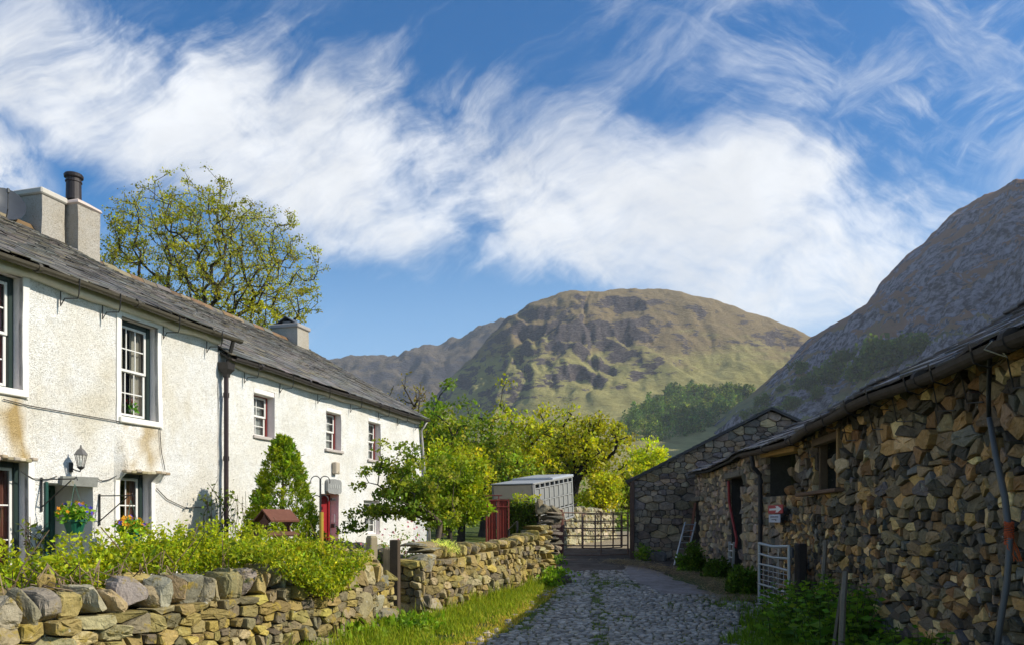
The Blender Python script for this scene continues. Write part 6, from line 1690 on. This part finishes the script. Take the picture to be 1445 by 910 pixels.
# climbing rose beside the downpipe
def climber(name, label, px0, py0, py1, w, seed, nl, col, d=.25, cat='climber'):
    rng = np.random.default_rng(seed); b = fm(ct(px0, d), .1, d); o = thing(name, label, cat, b); g = G(); L_ = G(); zt = cz(px0, py1, d)
    for k in range(9):
        P = [b]; q = b+CD*rng.normal(0, w*.3)
        for j in range(1, 8): P.append(b+CD*(rng.normal(0, .05)+w*sin(k*1.7+j*.35)*j/8)+CN*rng.normal(0, .05)+np.array([0, 0, (zt-.1)*j/7*rng.uniform(.8, 1.0)]))
        g.tube(P, np.linspace(.012, .004, 8), 5, (.10, .07, .05), False)
        n = nl; t = rng.random(n)**.6*6.99; i = t.astype(int); f = (t-i)[:, None]; A = np.array(P); leaves(L_, A[i]*(1-f)+A[np.minimum(i+1, 7)]*f+rng.normal(0, .06, (n, 3)), .07, mixcol(col, n, rng=rng), rng=rng, aspect=.7)
    g.build('stem', M['bark'], o); L_.build('foliage', M['leaf'], o)
climber('climbing_rose', 'dark leaved climbing rose by the black downpipe', 305, 0, 668, .55, 3, 26, [(.04, .065, .02), (.06, .085, .02), (.09, .11, .02)])
climber('climbing_rose', 'thin leggy climber on the white wall right of the downpipe', 336, 0, 690, .35, 5, 9, [(.04, .06, .02), (.07, .09, .02)])
climber('climbing_rose', 'sparse climber on the cream wall left of the deep porch', 46, 0, 722, .25, 6, 16, [(.05, .07, .03), (.09, .1, .03)], .12)
# silver cushion plant and pink blossom on the wall
def tuft(name, label, c, r, n, ls, cols, asp, seed, mat='leaf', cat='plant', up=1.0, group=None):
    rng = np.random.default_rng(seed); q = rng.normal(size=(n, 3)); q /= np.linalg.norm(q, axis=1)[:, None]; q[:, 2] = np.abs(q[:, 2]); p = np.array(c)+q*np.array(r)*(rng.random((n, 1))**.4)
    g = G(); leaves(g, p, ls, mixcol(cols, n, rng=rng), up=up, out=q*.8, aspect=asp, rng=rng)
    return tag(g.build(name, M[mat], loc=c), label, cat, group)
c = fR(1.05, .98, -.22); tuft('cushion_plant', 'silvery grey cushion plant growing on top of the sunlit wall', c, (.34, .34, .2), 1300, .05, [(.30, .34, .22), (.22, .27, .15), (.38, .40, .28)], .2, 4)
c = W(566, 772, 13.2); fb = thing('flowering_shrub', 'pink flowering shrub behind the dark gate post', 'shrub', np.array([c[0], c[1], float(gz(c[0], c[1]))]))
rng_ = np.random.default_rng(2); g = G(); P = c+rng_.normal(0, 1, (520, 3))*np.array([.25, .2, .2])+np.array([0, 0, -.1]); leaves(g, P, .055, mixcol([(.05, .09, .02), (.09, .12, .02)], 520, rng=rng_), rng=rng_); g.build('foliage', M['leaf'], fb)
g = G()
for k in range(60): flowerhead(g, c+rng_.normal(0, 1, 3)*np.array([.28, .15, .2]), .028, (.60, .20, .24))
g.build('blossom', M['petal'], fb)
c = W(497, 742, 15.0); tuft('small_shrub', 'small dark leaved shrub beside the red door', c-np.array([0, 0, .15]), (.3, .3, .3), 160, .08, [(.04, .07, .02), (.07, .1, .02)], .6, 14)

# ---- bushes along the foot of the long barn --------------------------------------------------------
def bush(name, label, c, r, n, ls, cols, seed, cat='bush', asp=.6, stems=14, group=None):
    rng = np.random.default_rng(seed); c = np.array(c, float); o = thing(name, label, cat, c, group)
    nk = 50; D = rng.normal(size=(nk, 3)); D /= np.linalg.norm(D, axis=1)[:, None]; D[:, 2] = np.abs(D[:, 2]); K = c+D*np.array(r)*(1+.35*fbm(D*2+seed, 2))[:, None]*(rng.random((nk, 1))**.35)*.86
    i = rng.integers(0, nk, n); q = rng.normal(size=(n, 3)); q /= np.linalg.norm(q, axis=1)[:, None]; p = K[i]+q*rng.random((n, 1))**.5*np.array(r).mean()*.30
    p[:, 2] = np.maximum(p[:, 2], c[2]+.02)
    g = G(); leaves(g, p, ls, mixcol(cols, n, rng=rng)*rng.lognormal(0, .15, nk)[i][:, None], up=.5, out=(p-c)/np.array(r)*.5, aspect=asp, rng=rng); g.build('foliage', M['leaf'], o)
    g = G()
    for k in range(stems): e = K[k]; g.tube([c+rng.normal(0, .06, 3)*np.array([1, 1, 0]), (c+e)/2+rng.normal(0, .04, 3), e], [.012, .009, .005], 5, (.06, .05, .03), False)
    g.build('stem', M['bark'], o)
    return o
dk = [(.035, .065, .014), (.05, .085, .016), (.028, .05, .012)]
for px, py, Y, r, lab, sd in ((977, 811, 20.0, (.42, .4, .78), 'large round dark bush at the barn wall beside the aluminium ladder', 1), (1013, 824, 18.4, (.34, .35, .50), 'middle sized dark bush below the white ladder', 2), (1049, 850, 15.3, (.34, .4, .62), 'dark leafy bush behind the end of the silver gate', 3)):
    c = W(px, py, Y); c[2] = float(gz(c[0], Y)); bush('bush', lab, c, r, 3400, .065, dk, sd)
# nettles and ferns under the right hand wall
ng = [(.05, .10, .018), (.07, .13, .02), (.035, .075, .015), (.09, .15, .025)]
def nettles(label, spots, seed, group='nettle patches under the long barn'):
    rng = np.random.default_rng(seed); c = np.mean([s[0] for s in spots], 0); o = thing('nettle_patch', label, 'nettles', c, group); g = G(); L_ = G()
    for (b, rad, h, n) in spots:
        for k in range(n):
            p = np.array(b)+np.array([rng.normal(0, rad), rng.normal(0, rad), 0]); p[2] = float(gz(p[0], p[1])); hh = h*rng.uniform(.55, 1.1); d = nrm(np.array([rng.normal(-.12, .2), rng.normal(-.05, .2), 1]))
            e = p+d*hh; g.tube([p, (p+e)/2+rng.normal(0, .02, 3), e], [.006, .005, .003], 4, (.07, .10, .03), False)
            m = int(hh/.055)
            for j in range(2, m):
                q = p+d*hh*j/m; a = (j % 2)*pi/2+k; ls = .12*(1.15-.55*j/m)
                for sg in (0, pi):
                    ax = np.array([cos(a+sg), sin(a+sg), .15-.35*rng.random()]); leaves(L_, q[None], ls, np.array(ng[rng.integers(4)]), up=0, out=ax[None]*8, aspect=.52, fold=.35, rng=rng, jitter=.15)
    g.build('stem', M['bark'], o); L_.build('foliage', M['leaf'], o)
def bfoot(px, Y, d): p = W(px, 0, Y); return np.array([p[0], p[1], 0])
nettles('tall dark nettles between the silver gate and the rotten stakes', [(bfoot(1130, 10.9, 0), .2, .75, 34), (bfoot(1165, 10.2, 0), .22, .85, 40), (bfoot(1120, 10.1, 0), .2, .55, 26)], 1)
nettles('broad nettles right of the rotten stakes against the barn', [(bfoot(1222, 9.2, 0), .22, .85, 42), (bfoot(1185, 9.2, 0), .2, .6, 26), (bfoot(1255, 8.7, 0), .2, .5, 24)], 2)
nettles('low nettles at the bottom edge beneath the widest stretch of barn wall', [(bfoot(1290, 7.9, 0), .2, .55, 34), (bfoot(1345, 7.5, 0), .18, .42, 26), (bfoot(1230, 8.2, 0), .2, .4, 24)], 3)

# ---- grass, straw ------------------------------------------------------------------------------------
def grass(name, spots, cols, seed, mat='grass', kind='stuff', wid=.006):
    rng = np.random.default_rng(seed); VS = []; CS = []
    g = G()
    P, H = spots
    n = len(P); P = np.column_stack([P, gz(P[:, 0], P[:, 1])-.01]); a = rng.random(n)*2*pi; d = np.stack([np.cos(a), np.sin(a), 0*a], 1); t = np.stack([-np.sin(a), np.cos(a), 0*a], 1)
    h = H*rng.lognormal(0, .3, n); w = wid*rng.uniform(.7, 1.5, n)[:, None]; lean = d*(h*rng.uniform(.1, .6, n))[:, None]; up = np.array([0, 0, 1.])*h[:, None]
    v0, v1 = P-t*w, P+t*w; m = P+lean*.35+up*.6; v2, v3 = m+t*w*.75, m-t*w*.75; v4 = P+lean+up*.95
    V = np.stack([v0, v1, v2, v3, v4], 1).reshape(-1, 3); i = np.arange(n)*5
    C = np.repeat(mixcol(cols, n, rng=rng)*rng.lognormal(0, .2, (n, 1)), 5, 0)
    g.v.append(V); g.c.append(np.clip(C, .004, .9)); g.f.append(np.stack([i, i+1, i+2, i+3], 1)); g.f.append(np.stack([i+3, i+2, i+4], 1)); g.n = len(V)
    return tag(g.build(name, M[mat], loc=(0, 0, 0)), kind=kind)
def verge_pts(n, rng):
    Y = rng.uniform(6.5, 19, n); lim = np.interp(Y, [6, 10, 12, 17.4, 19], [-3.1, -1.95, -1.30, .78, 1.0]); R_ = np.array([lane_left(y) for y in Y])+.06
    u = rng.random(n)**1.1; X = lim+(R_-lim)*u
    H = .05+.16*(1-u)**2.2*(1+.6*perlin(np.column_stack([X*2, Y*2, 0*X])))
    keep = (fbm(np.column_stack([X*1.6, Y*1.6, X*0+3]), 3) > -.55+.62*(u > .55)*(u-.45)*2); return np.column_stack([X, Y])[keep], np.clip(H[keep], .03, .4)
r_ = np.random.default_rng(1)
grass('verge_grass', verge_pts(30000, r_), [(.10, .15, .015), (.13, .18, .018), (.17, .185, .03), (.08, .12, .015)], 2)
Y = r_.uniform(6.5, 18.5, 9000); X = np.array([lane_left(y) for y in Y])-np.abs(r_.normal(0, .28, 9000))+.05
grass('dry_grass', (np.column_stack([X, Y]), np.full(9000, .05)), [(.24, .20, .06), (.20, .19, .04), (.28, .23, .10)], 7)
X = r_.uniform(1.9, 4.9, 16000); Y = r_.uniform(7.0, 12.5, 16000); k = (X > np.interp(Y, [7, 8.8, 10, 11, 12.5], [2.45, 2.5, 2.75, 3.3, 3.75])+.25*perlin(np.column_stack([X*2, Y*2, 0*X])))&(X < 3.3+.13*Y)
grass('lane_edge_grass', (np.column_stack([X, Y])[k], .10+.07*r_.random(k.sum())), [(.06, .115, .015), (.08, .14, .018), (.05, .09, .014)], 3)
X = r_.uniform(3.6, 5.0, 3500); Y = r_.uniform(12.8, 19.5, 3500); k = X > np.interp(Y, [12.8, 14.2, 15, 17, 19.5], [3.3, 3.7, 4.35, 4.6, 4.75])+.3*perlin(np.column_stack([X*1.5, Y*1.5, 0*X]))
grass('barn_foot_grass', (np.column_stack([X, Y])[k], .06+.06*r_.random(k.sum())), [(.06, .11, .015), (.08, .13, .018)], 4)
# moss and grass in the joints of the lane
n = 20000; Y = r_.uniform(7, 20, n); X = np.array([r_.uniform(lane_left(y), lane_right(y)) for y in Y]); f = fbm(np.column_stack([X*.9, Y*.5, X*0+3.3]), 3); k = ((f > .05) | (np.abs(X-(.2+.095*Y)) < .12)) & ~((X > conc_left(Y)-.1) & (Y > 15))
grass('joint_grass', (np.column_stack([X, Y])[k], np.full(k.sum(), .045)), [(.065, .10, .015), (.05, .08, .014), (.09, .12, .02)], 5)
# weeds at the foot of the walls
def weeds(label, P, seed, ls=.09, cols=((.08, .14, .015), (.11, .17, .018), (.06, .11, .015))):
    rng = np.random.default_rng(seed); pts = []
    for p, r, h, n in P: q = rng.normal(size=(n, 3))*np.array([r, r, 1]); q[:, 2] = rng.random(n)*h+.01; pts.append(np.array(p)+q)
    pts = np.concatenate(pts); pts[:, 2] += gz(pts[:, 0], pts[:, 1]); g = G(); leaves(g, pts, ls, mixcol(cols, len(pts), rng=rng), up=.5, rng=rng, aspect=.55); c = pts.mean(0); c[2] = float(gz(c[0], c[1]))
    return tag(g.build('weed_undergrowth', M['leaf'], loc=c), label, 'weeds')
weeds('leafy dock weeds at the foot of the gate boulders', [((-1.75, 10.75, 0), .16, .2, 300), ((-1.35, 11.0, 0), .15, .22, 300), ((-2.1, 10.1, 0), .2, .18, 340)], 1)
weeds('bright leafy weeds beside the stepped stone pillar', [((1.0, 17.3, 0), .16, .32, 420), ((.8, 16.6, 0), .12, .22, 240)], 2)
weeds('green weeds at the foot of the gabled barn corner', [((3.95, 23.4, 0), .12, .4, 260)], 3, cols=((.05, .09, .015), (.07, .11, .018)))
weeds('dark grass tuft beneath the slate gate pillar', [((.95, 22.3, 0), .25, .25, 600)], 4, cols=((.04, .075, .015), (.05, .09, .015)))
# straw blown along the barn
n = 5200; Y = r_.uniform(14.2, 23.6, n); X = np.interp(Y, [14, 15.5, 17.5, 20, 22, 24], [4.2, 4.45, 4.55, 4.15, 3.5, 3.1])+r_.normal(0, .33, n)
a = r_.random(n)*pi; Ls = r_.uniform(.05, .16, n)[:, None]; d = np.stack([np.cos(a), np.sin(a), r_.normal(0, .12, n)], 1); t = np.stack([-np.sin(a), np.cos(a), 0*a], 1)*.005; P = np.column_stack([X, Y, gz(X, Y)+.045+.03*r_.random(n)])
V = np.stack([P-d*Ls-t, P+d*Ls-t, P+d*Ls+t, P-d*Ls+t], 1).reshape(-1, 3); i = np.arange(n)*4; g = G(); g.add(V, np.stack([i, i+1, i+2, i+3], 1), np.repeat(mixcol([(.50, .34, .16), (.38, .25, .12), (.58, .42, .21)], n), 4, 0)); tag(g.build('straw', M['cloth'], loc=(0, 0, 0)), kind='stuff')

# ---- bushes on the fell, woodland ---------------------------------------------------------------------
def fell_bush(px, py, s, seed):
    p = ray_hit(HR, px, py, 420, 800)
    if p is None: return
    rng = np.random.default_rng(seed); n = 1500; nk = 14; K = rng.normal(0, 1, (nk, 3))*np.array([s*.36, s*.36, s*.22])+np.array([0, 0, s*.45]); i = rng.integers(0, nk, n); q = rng.normal(0, s*.15, (n, 3))
    g = G(); leaves(g, p+K[i]+q, s*.15, mixcol([(.035, .055, .018), (.05, .07, .02), (.028, .045, .016)], n, rng=rng), rng=rng, aspect=.8); g.tube([p-np.array([0, 0, 2]), p+np.array([0, 0, s*.5])], [s*.04, s*.02], 5, (.06, .05, .04))
    return tag(g.build('thorn_bush', M['leaf'], loc=p), 'far thorn bush scattered on the shaded right hand fell side', 'bush', 'thorn bushes on the shaded fell')
for k, (px, py, s) in enumerate(((1190, 522, 17), (1170, 540, 15), (1132, 526, 10), (1145, 552, 14), (1238, 522, 22), (1300, 498, 14), (1207, 538, 12), (1118, 575, 11), (1075, 572, 9), (1260, 515, 15), (1155, 560, 9), (1105, 552, 6), (1222, 530, 16), (1052, 592, 8), (1090, 590, 9))): fell_bush(px, py, s, k)
def inpoly(x, y, P):
    c = False; j = len(P)-1
    for i in range(len(P)):
        if (P[i][1] > y) != (P[j][1] > y) and x < (P[j][0]-P[i][0])*(y-P[i][1])/(P[j][1]-P[i][1])+P[i][0]: c = not c
        j = i
    return c
def woodland():
    rng = np.random.default_rng(6); g = G(); poly = [(868, 612), (888, 590), (925, 570), (960, 552), (985, 540), (1010, 530), (1050, 526), (1085, 530), (1062, 560), (1020, 590), (985, 612), (930, 622)]; cn = 0; base = None
    while cn < 420:
        px, py = rng.uniform(865, 1090), rng.uniform(520, 625)
        if not inpoly(px, py, poly): continue
        p = ray_hit(HC, px, py, 440, 1000, 400)
        if p is None: cn += 1; continue
        cn += 1
        if base is None: base = p
        con = py > 560+.0*px and rng.random() < .8; s = p[1]*.0155*rng.uniform(.7, 1.25)
        if con:
            n = 130; h = rng.random(n)**1.3; a = rng.random(n)*2*pi; r = s*.24*(1-h)*rng.uniform(.7, 1.1, n); q = np.stack([np.cos(a)*r, np.sin(a)*r, h*s*1.15], 1); col = mixcol([(.035, .065, .024), (.05, .085, .028), (.025, .048, .02)], n, rng=rng)*rng.lognormal(0, .25)
            leaves(g, p+q, s*.15, col, up=-.3, out=np.stack([np.cos(a), np.sin(a), 0*a], 1)*1.2, rng=rng, aspect=.5)
        else:
            n = 150; q = rng.normal(size=(n, 3)); q /= np.linalg.norm(q, axis=1)[:, None]; q = q*np.array([.36, .36, .36])*s*(1+.3*perlin(q*2+cn))[:, None]+np.array([0, 0, s*.42]); leaves(g, p+q, s*.15, mixcol([(.07, .095, .028), (.11, .13, .034), (.05, .075, .024)], n, rng=rng)*rng.lognormal(0, .25), rng=rng, aspect=.8)
    tag(g.build('woodland', M['leaf'], loc=base), kind='stuff')
woodland()
# scrub in the valley floor behind the trees
def scrub():
    rng = np.random.default_rng(16); g = G()
    for k in range(150):
        x, y = rng.uniform(-60, 75), rng.uniform(75, 330); s = rng.uniform(2.5, 5.5)*(1 if y < 200 else 1.5)
        if x/y < -.14 or x/y > .24: continue
        p = np.array([x, y, float(gz(x, y))]); n = 90; q = rng.normal(size=(n, 3)); q /= np.linalg.norm(q, axis=1)[:, None]; q = q*np.array([.5, .5, .42])*s+np.array([0, 0, s*.4]); leaves(g, p+q, s*.17, mixcol([(.08, .11, .02), (.12, .14, .02), (.06, .09, .02)], n, rng=rng), rng=rng, aspect=.8)
    tag(g.build('distant_scrub', M['leaf'], loc=(0, 150, 0)), kind='stuff')
scrub()
